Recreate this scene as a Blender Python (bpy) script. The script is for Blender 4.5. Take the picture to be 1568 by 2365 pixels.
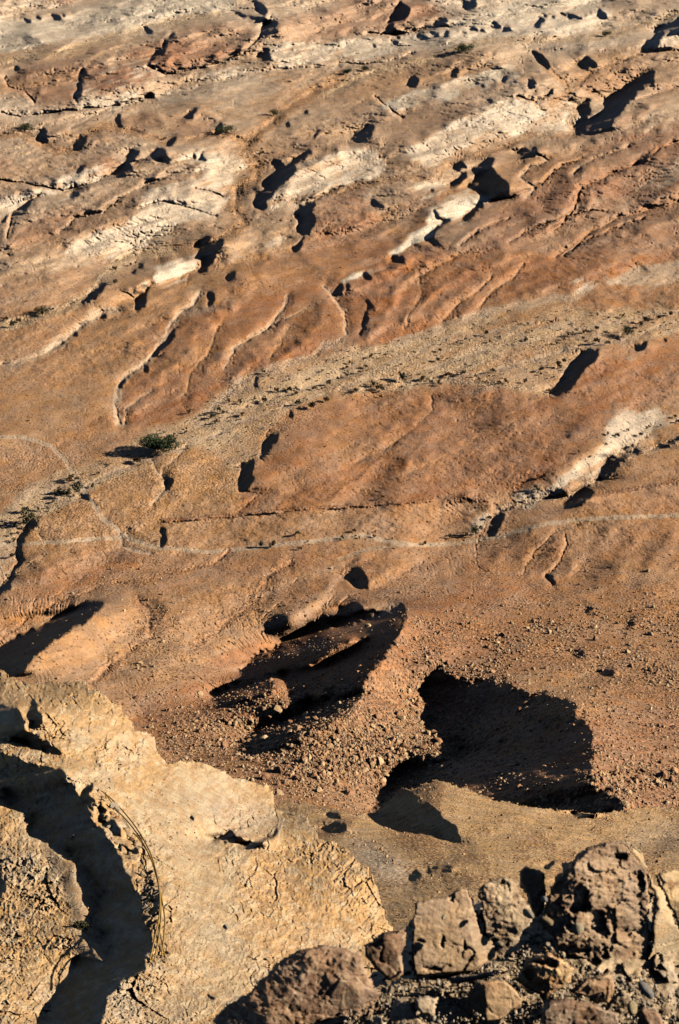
import bpy, math, random
import numpy as np
C = bpy.context.scene
for o in list(bpy.data.objects): bpy.data.objects.remove(o)
rnd = random.Random(7)
# ------------------------------------------------------------------ camera, sky, sun, exposure
CAMH = 300.0; PITCH = math.radians(32.0); F = 3283.0; U0, V0 = 784.0, 1182.0
SUN_EL = math.radians(24.0); SUN_AZ = math.radians(0.0)          # azimuth measured from +X towards +Y
cam_d = bpy.data.cameras.new('camera'); cam = bpy.data.objects.new('camera', cam_d); C.collection.objects.link(cam)
cam.location = (0, 0, CAMH); cam.rotation_euler = (math.radians(90) - PITCH, 0, 0)
cam_d.sensor_fit = 'VERTICAL'; cam_d.sensor_height = 36.0; cam_d.lens = 18.0 / (1182.0 / F)
cam_d.clip_start = 0.1; cam_d.clip_end = 60000
cam_d.dof.use_dof = True; cam_d.dof.focus_distance = 60.0; cam_d.dof.aperture_fstop = 11.0
C.camera = cam
w = bpy.data.worlds.new('World'); C.world = w; w.use_nodes = True
nt = w.node_tree; bg = nt.nodes['Background']; sky = nt.nodes.new('ShaderNodeTexSky')
sky.sky_type = 'NISHITA'; sky.sun_disc = False; sky.sun_elevation = SUN_EL; sky.sun_rotation = math.radians(90) - SUN_AZ
nt.links.new(sky.outputs[0], bg.inputs[0]); sky.air_density = .25; sky.dust_density = 0.0; sky.altitude = 400; bg.inputs[1].default_value = 0.05
sd = bpy.data.lights.new('sun', 'SUN'); sun = bpy.data.objects.new('sun', sd); C.collection.objects.link(sun)
sd.energy = 5.0; sd.angle = math.radians(0.5); sd.color = (1.0, 0.87, 0.70)
sun.rotation_euler = (0, math.radians(90) - SUN_EL, SUN_AZ)
C.view_settings.view_transform = 'Standard'; C.view_settings.look = 'None'; C.view_settings.exposure = 0.66; C.view_settings.gamma = 1.0
C.cycles.max_bounces = 3; C.cycles.diffuse_bounces = 0

# ------------------------------------------------------------------ maths helpers
TILE = {0: (0, 0, 1.0), 1: (0, 0, .5), 2: (784, 0, .5), 3: (0, 591, .5), 4: (784, 591, .5), 5: (0, 1182, .5), 6: (784, 1182, .5), 7: (0, 1773, .5), 8: (784, 1773, .5)}
def P(tile, s):
    ox, oy, k = TILE[tile]
    a = np.array([[float(q) for q in p.split(',')] for p in s.split()])
    return a * k + np.array([ox, oy])
def ray(u, v):
    a = (np.asarray(u, float) - U0) / F; b = (V0 - np.asarray(v, float)) / F
    return a, math.cos(PITCH) + b * math.sin(PITCH), -math.sin(PITCH) + b * math.cos(PITCH)
def at_z(u, v, z):
    dx, dy, dz = ray(u, v); t = (z - CAMH) / dz
    return np.stack([dx * t, dy * t, CAMH + dz * t], -1)
def at_t(u, v, t):
    dx, dy, dz = ray(u, v)
    return np.stack([dx * t, dy * t, CAMH + dz * t], -1)
def _h(ix, iy, s):
    n = ix.astype(np.int32).view(np.uint32) * np.uint32(374761393) + iy.astype(np.int32).view(np.uint32) * np.uint32(668265263) + np.uint32((s * 1274126177) & 0xffffffff)
    n = (n ^ (n >> np.uint32(13))) * np.uint32(1274126177)
    n = (n ^ (n >> np.uint32(16))) * np.uint32(2246822519)
    return ((n ^ (n >> np.uint32(15))) & np.uint32(0xffffff)).astype(np.float32) * np.float32(1 / 0x1000000)
def noise(x, y, s=0):
    x = np.asarray(x, np.float32); y = np.asarray(y, np.float32); ix = np.floor(x); iy = np.floor(y); fx = x - ix; fy = y - iy
    fx = fx * fx * fx * (fx * (fx * 6 - 15) + 10); fy = fy * fy * fy * (fy * (fy * 6 - 15) + 10)
    a = _h(ix, iy, s); b = _h(ix + 1, iy, s); c = _h(ix, iy + 1, s); d = _h(ix + 1, iy + 1, s)
    return ((a + (b - a) * fx) * (1 - fy) + (c + (d - c) * fx) * fy) * 2 - 1
def fbm(x, y, o=4, s=0, g=.5):
    r = 0; a = 1
    for i in range(o):
        r = r + a * noise(x + 17.3 * i, y - 9.1 * i, s + i); x = x * 2.03; y = y * 2.03; a *= g
    return r
def ridged(x, y, o=4, s=0, g=.5):
    r = 0; a = 1
    for i in range(o):
        r = r + a * (1 - np.abs(noise(x + 7.3 * i, y - 5.1 * i, s + i)) * 2); x = x * 2.03; y = y * 2.03; a *= g
    return r
def cells(x, y, s=0, tilt=1.0):
    """faceted rock: every cell is a plane of its own height and tilt"""
    x = np.asarray(x, np.float32); y = np.asarray(y, np.float32); ix = np.floor(x); iy = np.floor(y); best = np.full(x.shape, 9.); out = np.zeros(x.shape); sec = np.full(x.shape, 9.)
    for i in (-1, 0, 1):
        for j in (-1, 0, 1):
            cx = ix + i; cy = iy + j
            px = cx + _h(cx, cy, s); py = cy + _h(cx, cy, s + 1)
            d = (x - px) ** 2 + (y - py) ** 2
            val = (_h(cx, cy, s + 2) - .5) + tilt * ((_h(cx, cy, s + 3) - .5) * (x - px) + (_h(cx, cy, s + 4) - .5) * (y - py)) * 2
            m = d < best
            sec = np.where(m, best, np.minimum(sec, d)); out = np.where(m, val, out); best = np.where(m, d, best)
    return out, np.sqrt(sec) - np.sqrt(best)
def blur1(a, r, ax):
    r = int(r)
    if r < 1: return a
    p = [(0, 0), (0, 0)]; p[ax] = (r + 1, r)
    c = np.cumsum(np.pad(a, p, mode='edge'), axis=ax); n = 2 * r + 1
    return (c[n:] - c[:-n]) / n if ax == 0 else (c[:, n:] - c[:, :-n]) / n
def blur(a, r):
    for _ in range(2): a = blur1(blur1(a, r, 0), r, 1)
    return a
def smooth(a, b, x):
    t = np.clip((x - a) / (b - a), 0, 1); return t * t * (3 - 2 * t)
class Grid:
    def __init__(g, u0, u1, v0, v1, st, warp=0.0, ws=22.0, seed=5):
        g.us = np.arange(u0, u1 + .1, st); g.vs = np.arange(v0, v1 + .1, st); g.st = st
        g.U, g.V = np.meshgrid(g.us, g.vs)
        g.WU = g.U + warp * (fbm(g.U / ws, g.V / ws, 5, seed, .68)); g.WV = g.V + warp * .6 * (fbm(g.U / ws, g.V / ws, 5, seed + 40, .68))
    def poly(g, pts, bl=1):
        r = 30; m = np.zeros(g.U.shape, np.float32)
        i0 = max(0, int((pts[:, 1].min() - r - g.vs[0]) / g.st)); i1 = min(len(g.vs), int((pts[:, 1].max() + r - g.vs[0]) / g.st) + 1)
        j0 = max(0, int((pts[:, 0].min() - r - g.us[0]) / g.st)); j1 = min(len(g.us), int((pts[:, 0].max() + r - g.us[0]) / g.st) + 1)
        if i1 <= i0 or j1 <= j0: return m
        x = g.WU[i0:i1, j0:j1]; y = g.WV[i0:i1, j0:j1]; ins = np.zeros(x.shape, bool); n = len(pts)
        for k in range(n):
            x1, y1 = pts[k]; x2, y2 = pts[(k + 1) % n]
            if y1 == y2: continue
            c = ((y1 > y) != (y2 > y)) & (x < (x2 - x1) * (y - y1) / (y2 - y1) + x1); ins ^= c
        m[i0:i1, j0:j1] = ins
        if bl:
            q = int(bl * 3 + 2); a0 = max(0, i0 - q); a1 = i1 + q; b0 = max(0, j0 - q); b1 = j1 + q
            m[a0:a1, b0:b1] = blur(m[a0:a1, b0:b1], bl)
        return m
    def dist(g, pts, r):
        d = np.full(g.U.shape, 1e3)
        i0 = max(0, int((pts[:, 1].min() - r - g.vs[0]) / g.st)); i1 = min(len(g.vs), int((pts[:, 1].max() + r - g.vs[0]) / g.st) + 1)
        j0 = max(0, int((pts[:, 0].min() - r - g.us[0]) / g.st)); j1 = min(len(g.us), int((pts[:, 0].max() + r - g.us[0]) / g.st) + 1)
        if i1 <= i0 or j1 <= j0: return d
        x = g.U[i0:i1, j0:j1] * .55 + g.WU[i0:i1, j0:j1] * .45; y = g.V[i0:i1, j0:j1] * .55 + g.WV[i0:i1, j0:j1] * .45; dd = np.full(x.shape, 1e6)
        for k in range(len(pts) - 1):
            ax, ay = pts[k]; bx, by = pts[k + 1]; vx, vy = bx - ax, by - ay
            t = np.clip(((x - ax) * vx + (y - ay) * vy) / (vx * vx + vy * vy + 1e-9), 0, 1)
            dd = np.minimum(dd, (x - ax - t * vx) ** 2 + (y - ay - t * vy) ** 2)
        d[i0:i1, j0:j1] = np.sqrt(dd); return d
def relief(g, slope_m, mpp, ell=150.0, beta=.12):
    """height whose slope along the light follows slope_m (dz/dx); smooth elsewhere"""
    gx = slope_m * mpp * g.st
    n0, n1 = gx.shape; q = 80
    a = np.pad(gx, q, mode='reflect'); ramp = np.ones(a.shape)
    fy = np.fft.fftfreq(a.shape[0])[:, None]; fx = np.fft.rfftfreq(a.shape[1])[None, :]
    kx = 2j * np.sin(np.pi * fx) * np.exp(1j * np.pi * fx); k2x = (2 * np.sin(np.pi * fx)) ** 2; k2y = (2 * np.sin(np.pi * fy)) ** 2
    lam = (g.st / ell) ** 2
    H = np.fft.rfft2(a) * np.conj(kx) / (k2x + beta * k2y + lam)
    return np.fft.irfft2(H, a.shape)[q:q + n0, q:q + n1]
def lit_rows(pos):
    """which grid points the sun reaches: resample to lines of constant Y (the sun shines along X) and sweep"""
    x, y, z = pos[..., 0], pos[..., 1], pos[..., 2]; n0, n1 = x.shape
    ym = np.median(y, 1)[::-1]; rows = np.interp(np.linspace(0, n0 - 1, int(n0 * 1.3)), np.arange(n0), np.maximum.accumulate(ym))
    X_ = np.empty((len(rows), n1)); Z_ = np.empty_like(X_)
    Y_ = np.maximum.accumulate(y[::-1], 0)
    for j in range(n1):
        X_[:, j] = np.interp(rows, Y_[:, j], x[::-1, j]); Z_[:, j] = np.interp(rows, Y_[:, j], z[::-1, j])
    q = Z_ - X_ * math.tan(SUN_EL); m = np.maximum.accumulate(q[:, ::-1], axis=1)[:, ::-1]
    sh = np.clip((m - q) / (.15 * np.gradient(X_, axis=1).clip(1e-4)), 0, 1); out = np.empty(x.shape)
    for j in range(n1): out[:, j] = np.interp(y[:, j], rows, sh[:, j])
    return out < .5
def geom(pos, U, V):
    xu = np.gradient(pos[..., 0], axis=1); xv = np.gradient(pos[..., 0], axis=0); yu = np.gradient(pos[..., 1], axis=1); yv = np.gradient(pos[..., 1], axis=0); zu = np.gradient(pos[..., 2], axis=1); zv = np.gradient(pos[..., 2], axis=0)
    D = xu * yv - xv * yu; D = np.where(np.abs(D) < 1e-12, -1e-12, D); zx = (zu * yv - zv * yu) / D; zy = (xu * zv - xv * zu) / D
    dx, dy, dz = ray(U, V); k = 1 - (zx * dx + zy * dy) / dz
    return np.clip(zx, -1.5, 1.5), np.clip(k, .22, 3)
def solve(g, want, soft, mpp, base_pos, ell, beta, iters=4, k0=.62):
    zx0, k = geom(base_pos(np.zeros(g.U.shape)), g.U, g.V); zx0 = blur(zx0, 8); k = blur(k, 8)
    sl = soft + want * (k0 - np.clip(zx0, -.6, .3))
    for i in range(iters):
        h = relief(g, sl / k, mpp, ell, beta)
        lit = lit_rows(base_pos(h))
        sl = sl + .35 * blur(((want > .5) & lit).astype(float), 1)
        bad = blur(((want < .15) & ~lit).astype(float), 2)
        sl = sl - .25 * bad
    return relief(g, sl / k, mpp, ell, beta)

def erode(h, px, py, drift, n=50000, steps=110, batches=4, rate=.02, seed=3):
    """water drops running down the height field cut rills and drop fans; px, py = metres per cell"""
    r = np.random.default_rng(seed); h = h.astype(np.float64).copy(); H0, W0 = h.shape; hf = h.ravel()
    for b in range(batches):
        x = r.uniform(2, W0 - 4, n); y = r.uniform(2, H0 - 4, n); vx = np.zeros(n); vy = np.zeros(n); sed = np.zeros(n)
        for s in range(steps):
            ix = x.astype(int); iy = y.astype(int); fx = x - ix; fy = y - iy; k = iy * W0 + ix
            a = hf[k]; bb = hf[k + 1]; c = hf[k + W0]; d = hf[k + W0 + 1]
            mx = px.ravel()[k]; my = py.ravel()[k]
            gx = ((bb - a) * (1 - fy) + (d - c) * fy) / mx; gy = ((c - a) * (1 - fx) + (d - bb) * fx) / my
            gx = gx + drift[0]; gy = gy + drift[1]
            ox, oy = vx, vy; vx = vx * .55 - gx; vy = vy * .55 - gy; sp = np.sqrt(vx * vx + vy * vy) + 1e-6
            if s > 1: life = life * ((ox * vx + oy * vy) > .5 * sp * np.sqrt(ox * ox + oy * oy))
            else: life = np.ones(n)
            x2 = x + vx / sp * .9; y2 = y + vy / sp * .9 * mx / my * 1.0
            drop = -(gx * vx + gy * vy) / sp; slope = np.clip(drop, 0, .9); cap = slope * mx * rate * 60
            q = np.clip((cap - sed) * .10, -rate * mx * 1.5, np.minimum(rate * mx * 1.5, slope * mx * .12)) * life; sed = sed + q
            for o, wt in ((0, (1 - fx) * (1 - fy)), (1, fx * (1 - fy)), (W0, (1 - fx) * fy), (W0 + 1, fx * fy)):
                hf -= np.bincount(k + o, weights=q * wt, minlength=hf.size)
            x = np.clip(x2, 1, W0 - 3); y = np.clip(y2, 1, H0 - 3)
    return hf.reshape(H0, W0)

# ------------------------------------------------------------------ mesh helpers
def link(o, parent=None):
    C.collection.objects.link(o)
    if parent: o.parent = parent
    return o
def mesh_np(name, verts, faces, mat=None, col=None, rough=None, smooth_=True):
    me = bpy.data.meshes.new(name); nv = len(verts); faces = np.asarray(faces, np.int32); k = faces.shape[1]
    me.vertices.add(nv); me.vertices.foreach_set('co', np.asarray(verts, np.float32).ravel())
    me.loops.add(faces.size); me.loops.foreach_set('vertex_index', faces.ravel())
    me.polygons.add(len(faces)); me.polygons.foreach_set('loop_start', np.arange(0, faces.size, k, dtype=np.int32))
    me.polygons.foreach_set('use_smooth', np.full(len(faces), smooth_))
    if col is not None:
        at = me.attributes.new('tint', 'FLOAT_COLOR', 'POINT'); c4 = np.ones((nv, 4), np.float32); c4[:, :3] = col; at.data.foreach_set('color', c4.ravel())
    if rough is not None:
        at = me.attributes.new('grit', 'FLOAT', 'POINT'); at.data.foreach_set('value', np.asarray(rough, np.float32).ravel())
    me.update(calc_edges=True); me.validate()
    if mat: me.materials.append(mat)
    return me
def grid_mesh(name, pos, mat, col, grit, mask=None, skirt=0.0):
    n0, n1 = pos.shape[:2]; idx = np.arange(n0 * n1).reshape(n0, n1)
    f = np.stack([idx[:-1, :-1], idx[1:, :-1], idx[1:, 1:], idx[:-1, 1:]], -1)
    if mask is not None: f = f[mask[:-1, :-1] & mask[1:, :-1] & mask[1:, 1:] & mask[:-1, 1:]]
    f = f.reshape(-1, 4)
    used = np.zeros(n0 * n1, bool); used[f.ravel()] = True; re = np.cumsum(used) - 1
    v = pos.reshape(-1, 3)[used]; c = col.reshape(-1, 3)[used]; gr = grit.ravel()[used]; f = re[f]
    if skirt:
        e = np.concatenate([f[:, [0, 1]], f[:, [1, 2]], f[:, [2, 3]], f[:, [3, 0]]]); n = len(v)
        key = e.min(1).astype(np.int64) * n + e.max(1); _, inv, cnt = np.unique(key, return_inverse=True, return_counts=True)
        be = e[cnt[inv.ravel()] == 1]; bv = np.unique(be); mp = -np.ones(n, int); mp[bv] = n + np.arange(len(bv))
        v = np.concatenate([v, v[bv] - np.array([0, 0, skirt])]); c = np.concatenate([c, c[bv]]); gr = np.concatenate([gr, gr[bv]])
        f = np.concatenate([f, np.stack([be[:, 1], be[:, 0], mp[be[:, 0]], mp[be[:, 1]]], -1)])
    me = mesh_np(name, v, f, mat, c, gr)
    return link(bpy.data.objects.new(name, me))
def structure(o): o['kind'] = 'structure'; return o
def tag(o, label, cat, group=None, kind=None):
    o['label'] = label; o['category'] = cat
    if group: o['group'] = group
    if kind: o['kind'] = kind
    return o

# ------------------------------------------------------------------ materials
def nodes(name):
    m = bpy.data.materials.new(name); m.use_nodes = True; t = m.node_tree; b = t.nodes['Principled BSDF']
    b.inputs['Roughness'].default_value = .95; b.inputs['Specular IOR Level'].default_value = .12
    return m, t, b
def N(t, ty, **k):
    n = t.nodes.new(ty)
    for a, v in k.items():
        if a.startswith('i_'): n.inputs[a[2:].replace('_', ' ')].default_value = v
        else: setattr(n, a, v)
    return n
def rock_mat(name, size, bump=1.0, mott=.35, speck=.5, tint=None, dots=0):
    """size = metres of the coarsest grain"""
    m, t, b = nodes(name); L = t.links.new
    if tint is None: src = N(t, 'ShaderNodeAttribute', attribute_name='tint').outputs['Color']
    else:
        rg = N(t, 'ShaderNodeRGB'); rg.outputs[0].default_value = (*tint, 1); src = rg.outputs[0]
    gr = N(t, 'ShaderNodeAttribute', attribute_name='grit').outputs['Fac']
    geo = N(t, 'ShaderNodeNewGeometry').outputs['Position'] if tint is None else N(t, 'ShaderNodeTexCoord').outputs['Object']
    n1 = N(t, 'ShaderNodeTexNoise', i_Scale=1 / (size * 9), i_Detail=7.0, i_Roughness=.62); L(geo, n1.inputs['Vector'])
    n2 = N(t, 'ShaderNodeTexNoise', i_Scale=1 / size, i_Detail=5.0, i_Roughness=.7); L(geo, n2.inputs['Vector'])
    vo = N(t, 'ShaderNodeTexVoronoi', i_Scale=1 / (size * 1.3), i_Randomness=1.0); L(geo, vo.inputs['Vector'])
    mr = N(t, 'ShaderNodeMapRange'); L(n1.outputs['Fac'], mr.inputs[0]); mr.inputs[1].default_value = .3; mr.inputs[2].default_value = .7; mr.inputs[3].default_value = 1 - mott; mr.inputs[4].default_value = 1 + mott
    m2 = N(t, 'ShaderNodeMapRange'); L(n2.outputs['Fac'], m2.inputs[0]); m2.inputs[1].default_value = .3; m2.inputs[2].default_value = .7; m2.inputs[3].default_value = 1 - mott * .8; m2.inputs[4].default_value = 1 + mott * .8
    hs = N(t, 'ShaderNodeHueSaturation'); L(src, hs.inputs['Color'])
    ms = N(t, 'ShaderNodeMapRange'); L(n1.outputs['Color'], ms.inputs[0]); ms.inputs[1].default_value = .3; ms.inputs[2].default_value = .7; ms.inputs[3].default_value = .8; ms.inputs[4].default_value = 1.15
    L(ms.outputs[0], hs.inputs['Saturation'])
    mu = N(t, 'ShaderNodeMath', operation='MULTIPLY'); L(mr.outputs[0], mu.inputs[0]); L(m2.outputs[0], mu.inputs[1])
    # stones: each cell its own tone
    sc = N(t, 'ShaderNodeSeparateColor'); L(vo.outputs['Color'], sc.inputs[0])
    m3 = N(t, 'ShaderNodeMapRange'); L(sc.outputs[0], m3.inputs[0]); m3.inputs[3].default_value = 1 - speck; m3.inputs[4].default_value = 1 + speck * .7
    mx = N(t, 'ShaderNodeMix', data_type='FLOAT'); mx.inputs[2].default_value = 1.0; L(gr, mx.inputs[0]); L(m3.outputs[0], mx.inputs[3])
    mu2 = N(t, 'ShaderNodeMath', operation='MULTIPLY'); L(mu.outputs[0], mu2.inputs[0]); L(mx.outputs[0], mu2.inputs[1])
    if dots:                                                # scattered dark desert-varnished stones
        v2 = N(t, 'ShaderNodeTexVoronoi', i_Scale=1 / (size * 2.6), i_Randomness=1.0); L(geo, v2.inputs['Vector'])
        d1 = N(t, 'ShaderNodeMapRange'); L(v2.outputs['Distance'], d1.inputs[0]); d1.inputs[1].default_value = .16; d1.inputs[2].default_value = .26; d1.inputs[3].default_value = 1 - dots; d1.inputs[4].default_value = 1.0
        mu3 = N(t, 'ShaderNodeMath', operation='MULTIPLY'); L(mu2.outputs[0], mu3.inputs[0]); L(d1.outputs[0], mu3.inputs[1]); mu2 = mu3
    vm = N(t, 'ShaderNodeVectorMath', operation='SCALE'); L(hs.outputs[0], vm.inputs[0]); L(mu2.outputs[0], vm.inputs['Scale'])
    L(vm.outputs[0], b.inputs['Base Color'])
    # bump: noise + stones where gritty
    iv = N(t, 'ShaderNodeMath', operation='SUBTRACT'); iv.inputs[0].default_value = 1.0; L(vo.outputs['Distance'], iv.inputs[1])
    st = N(t, 'ShaderNodeMath', operation='MULTIPLY'); L(iv.outputs[0], st.inputs[0]); L(gr, st.inputs[1])
    ad = N(t, 'ShaderNodeMath', operation='ADD'); L(st.outputs[0], ad.inputs[0]); L(n2.outputs['Fac'], ad.inputs[1])
    bp = N(t, 'ShaderNodeBump', i_Strength=1.0, i_Distance=size * bump * .5); L(ad.outputs[0], bp.inputs['Height'])
    L(bp.outputs[0], b.inputs['Normal'])
    return m
M_PLAIN = rock_mat('desert_soil', .85, bump=1.1, mott=.22, speck=.35, dots=.55)
M_SPUR = rock_mat('gravelly_rock', .42, bump=2.6, mott=.28, speck=.45, dots=.5)
M_CLIFF = rock_mat('tan_conglomerate', .065, bump=1.1, mott=.22, speck=.3, dots=.3)
M_NEAR = rock_mat('near_conglomerate', .011, bump=.7, mott=.22, speck=.4)

# albedos
BROWN = (.41, .215, .112); RED = (.36, .165, .078); TAN = (.43, .248, .128); BEIGE = (.50, .37, .255); MARL = (.63, .525, .40); WHITE = (.67, .58, .45)
GREY = (.60, .51, .39); RUST = (.36, .185, .10); BED = (.55, .395, .245); ROAD = (.52, .40, .28); DUSK = (.22, .14, .095); OCHRE = (.48, .285, .14)
RED2 = (.36, .19, .11); BROWN2 = (.335, .215, .138)
def paint(col, m, c): return col + (np.array(c) - col) * m[..., None]
# ------------------------------------------------------------------ the plain: what was read off the photograph
# shadowed left-facing slopes (tile : outline)
SHADE = [
(1,"1250,745 1290,735 1330,760 1380,720 1445,690 1440,712 1390,745 1330,820 1270,890 1240,915 1230,960 1200,982 1180,950 1185,890 1225,875 1235,830 1260,790"),
(1,"1380,945 1450,935 1440,970 1455,1010 1440,1060 1400,1090 1380,1060 1390,1020 1370,1000"),
(1,"1335,1145 1410,1090 1380,1150 1345,1170"),(1,"925,1120 960,1100 945,1140 1030,1100 1060,1098 1010,1150 970,1190 940,1190"),
(1,"525,795 600,748 608,775 580,802 530,808"),(1,"585,700 640,702 625,738 595,748"),(1,"690,712 745,680 768,702 772,740 745,760 748,730 715,722"),
(1,"343,668 398,622 390,655 350,697"),(1,"180,598 215,593 212,650 180,642"),(1,"530,550 560,525 555,560 575,592 540,588"),(1,"865,525 915,505 885,550 860,550"),
(1,"1000,600 1025,560 1035,600 1000,635"),(1,"885,728 903,712 898,740"),(1,"912,738 930,698 938,738"),
(1,"15,1025 60,978 160,912 130,950 100,1005 112,960 60,990 30,1035"),(1,"325,892 390,862 420,840 390,882 335,908"),(1,"62,308 95,310 75,338"),
(1,"1195,248 1240,232 1246,270 1190,267"),(1,"1130,5 1180,5 1230,30 1238,65 1215,78 1185,50 1175,15"),(1,"1080,60 1150,72 1230,82 1260,110 1225,100 1150,84 1080,68"),
(1,"1205,150 1250,105 1295,88 1270,125 1225,155"),(1,"695,458 692,425 716,418 720,460"),(1,"1398,518 1428,503 1415,532"),(1,"1303,583 1342,543 1332,575 1310,588"),
(1,"1425,632 1468,588 1455,622 1430,642"),(1,"660,130 692,128 692,150 668,146"),(1,"345,790 402,750 375,790"),(1,"772,672 800,643 820,638 785,678"),(1,"355,405 395,315 402,330 372,385 382,415 360,468 345,440"),
(1,"735,215 752,188 764,195 742,245 705,280 690,303 678,292 712,255"),(1,"780,162 812,148 790,180"),
(2,"255,40 290,8 318,45 302,82 260,112 250,132 302,150 280,157 228,142 232,115 265,90"),(2,"560,5 632,-5 615,27 590,42 578,15"),(2,"438,102 492,70 502,97 470,110"),
(2,"700,105 735,118 742,137 708,132"),(2,"930,80 948,88 915,128 903,110"),(2,"1190,55 1238,58 1228,87 1190,82"),(2,"740,118 785,122 780,138 748,136"),(2,"1035,64 1125,74 1070,88"),
(2,"1460,140 1540,110 1600,60 1600,145 1500,147 1465,207 1450,227 1398,227 1410,195 1448,175"),(2,"890,238 930,250 972,300 950,322 935,290 900,262"),(2,"1095,292 1146,266 1178,300 1165,322 1128,317"),
(2,"322,372 350,350 372,370 352,397 320,392"),(2,"512,330 537,328 542,357 520,362"),(2,"868,365 902,370 907,402 878,412"),(2,"965,427 987,413 977,437"),(2,"675,462 707,456 690,478"),
(2,"1080,622 1110,560 1100,490 1138,450 1168,470 1162,500 1122,560 1200,540 1240,510 1210,470 1250,440 1330,410 1310,400 1370,360 1452,328 1452,382 1400,392 1370,442 1310,492 1290,532 1220,592 1160,612"),
(2,"498,852 560,810 602,800 570,842 520,868"),(2,"590,862 640,820 690,760 722,733 692,770 782,860 772,897 720,902 688,928 670,890 620,880"),(2,"522,762 560,745 602,788 540,788"),(2,"598,787 690,735 718,728 692,770 650,792"),
(2,"50,642 100,600 157,578 150,622 70,657"),(2,"812,712 850,690 890,692 922,678 900,708 850,718"),(2,"408,882 452,863 440,883"),(2,"385,1095 410,1070 480,1020 512,1010 450,1060 430,1090 472,1150 440,1132 408,1112"),
(2,"560,1017 600,990 650,945 664,953 620,992 580,1020"),(2,"148,925 172,928 187,968 158,952"),(2,"438,960 457,990 450,1012 438,990"),(2,"1378,742 1430,700 1440,702 1400,752"),(2,"150,190 165,215 150,215"),
(3,"383,218 430,165 512,113 500,137 440,192 390,222"),(3,"588,78 640,55 682,28 670,47 620,75"),(3,"283,273 330,250 352,233 300,275"),(3,"612,222 650,170 702,138 662,190 652,232 620,264"),(3,"903,72 945,30 940,-3 1007,-3 1000,17 960,62 915,78"),
(3,"1052,87 1085,63 1088,102 1055,120"),(3,"963,165 988,163 988,212 965,242"),(3,"703,467 740,420 790,360 812,330 802,370 750,432 725,468"),(3,"270,420 340,362 368,333 352,365 290,412"),(3,"455,292 477,258 483,282"),(3,"558,598 590,553 592,572 570,613"),
(3,"1183,592 1188,560 1212,543 1197,580 1203,612"),(3,"1108,965 1172,943 1165,980 1162,1040 1113,1083 1108,1010"),(3,"1213,882 1240,840 1303,788 1270,840 1245,902 1198,932"),(3,"1333,742 1358,708 1352,748"),(3,"758,1088 775,1040 763,1013 787,1028 782,1072"),
(3,"828,918 868,878 840,912"),(3,"378,1092 402,1083 417,1132 395,1112"),(3,"1538,140 1570,130 1570,177 1550,177"),(3,"660,518 687,503 680,537"),(3,"527,692 547,658 540,684"),
(4,"983,632 1010,590 1060,520 1108,450 1150,435 1202,430 1192,460 1140,512 1100,572 1050,622 1000,647"),(4,"1353,412 1400,410 1452,378 1400,432 1375,442"),(4,"1488,387 1512,373 1502,397"),(4,"1268,372 1302,377 1280,388"),
(4,"1193,1022 1215,960 1250,930 1300,920 1420,888 1400,902 1280,945 1270,992 1230,1012"),(4,"1468,872 1590,832 1590,846 1490,878"),(4,"1028,1152 1080,1110 1150,1070 1172,1090 1120,1142 1040,1158"),(4,"243,0 287,-3 287,27 258,37"),
(4,"108,75 132,83 158,100 140,114 118,97"),(4,"22,132 57,123 57,162 28,152"),(4,"-2,135 20,150 -2,163"),(4,"118,198 142,230 127,272 92,382 98,292 126,232"),
(5,"160,30 152,80 112,140 102,200 82,270 62,310 -20,420 -20,385 48,300 78,210 98,130 138,60"),(5,"743,82 772,68 772,132 740,162 723,155 755,110"),(5,"-90,680 0,622 120,550 300,470 400,435 492,423 470,450 380,512 320,552 250,592 150,662 100,748 -90,760"),
(6,"25,297 60,270 110,265 132,300 132,342 102,352 58,335"),(6,"953,290 972,288 987,347 965,332"),(6,"1328,500 1357,498 1362,522 1335,527"),(6,"938,537 962,528 955,552"),(6,"1178,737 1260,728 1262,757 1200,752"),(6,"1108,447 1182,435 1150,457"),(6,"678,100 700,60 740,10 758,13 732,60 710,97"),
(6,"-2,440 90,428 112,450 30,467 -2,467"),(6,"1085,645 1120,640 1135,665 1100,670"),
(0,"555,1537 620,1505 690,1462 730,1448 784,1440 850,1425 900,1415 934,1403 936,1440 915,1475 885,1520 855,1550 845,1592 800,1602 760,1602 720,1617 680,1612 655,1580 662,1552 640,1545 600,1557 560,1572"),
(0,"488,1612 560,1572 640,1572 660,1580 600,1600 560,1618 500,1630"),(0,"558,1712 600,1680 680,1650 720,1620 790,1605 840,1600 800,1650 700,1692 640,1722 590,1742"),
(0,"978,1562 1000,1543 1060,1570 1100,1570 1180,1580 1250,1603 1322,1618 1342,1660 1367,1700 1367,1750 1362,1790 1400,1838 1442,1850 1435,1880 1350,1890 1200,1890 1100,1880 1000,1860 900,1890 860,1880 900,1800 950,1760 1060,1760 1062,1720 1000,1700 980,1640"),
]
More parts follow.
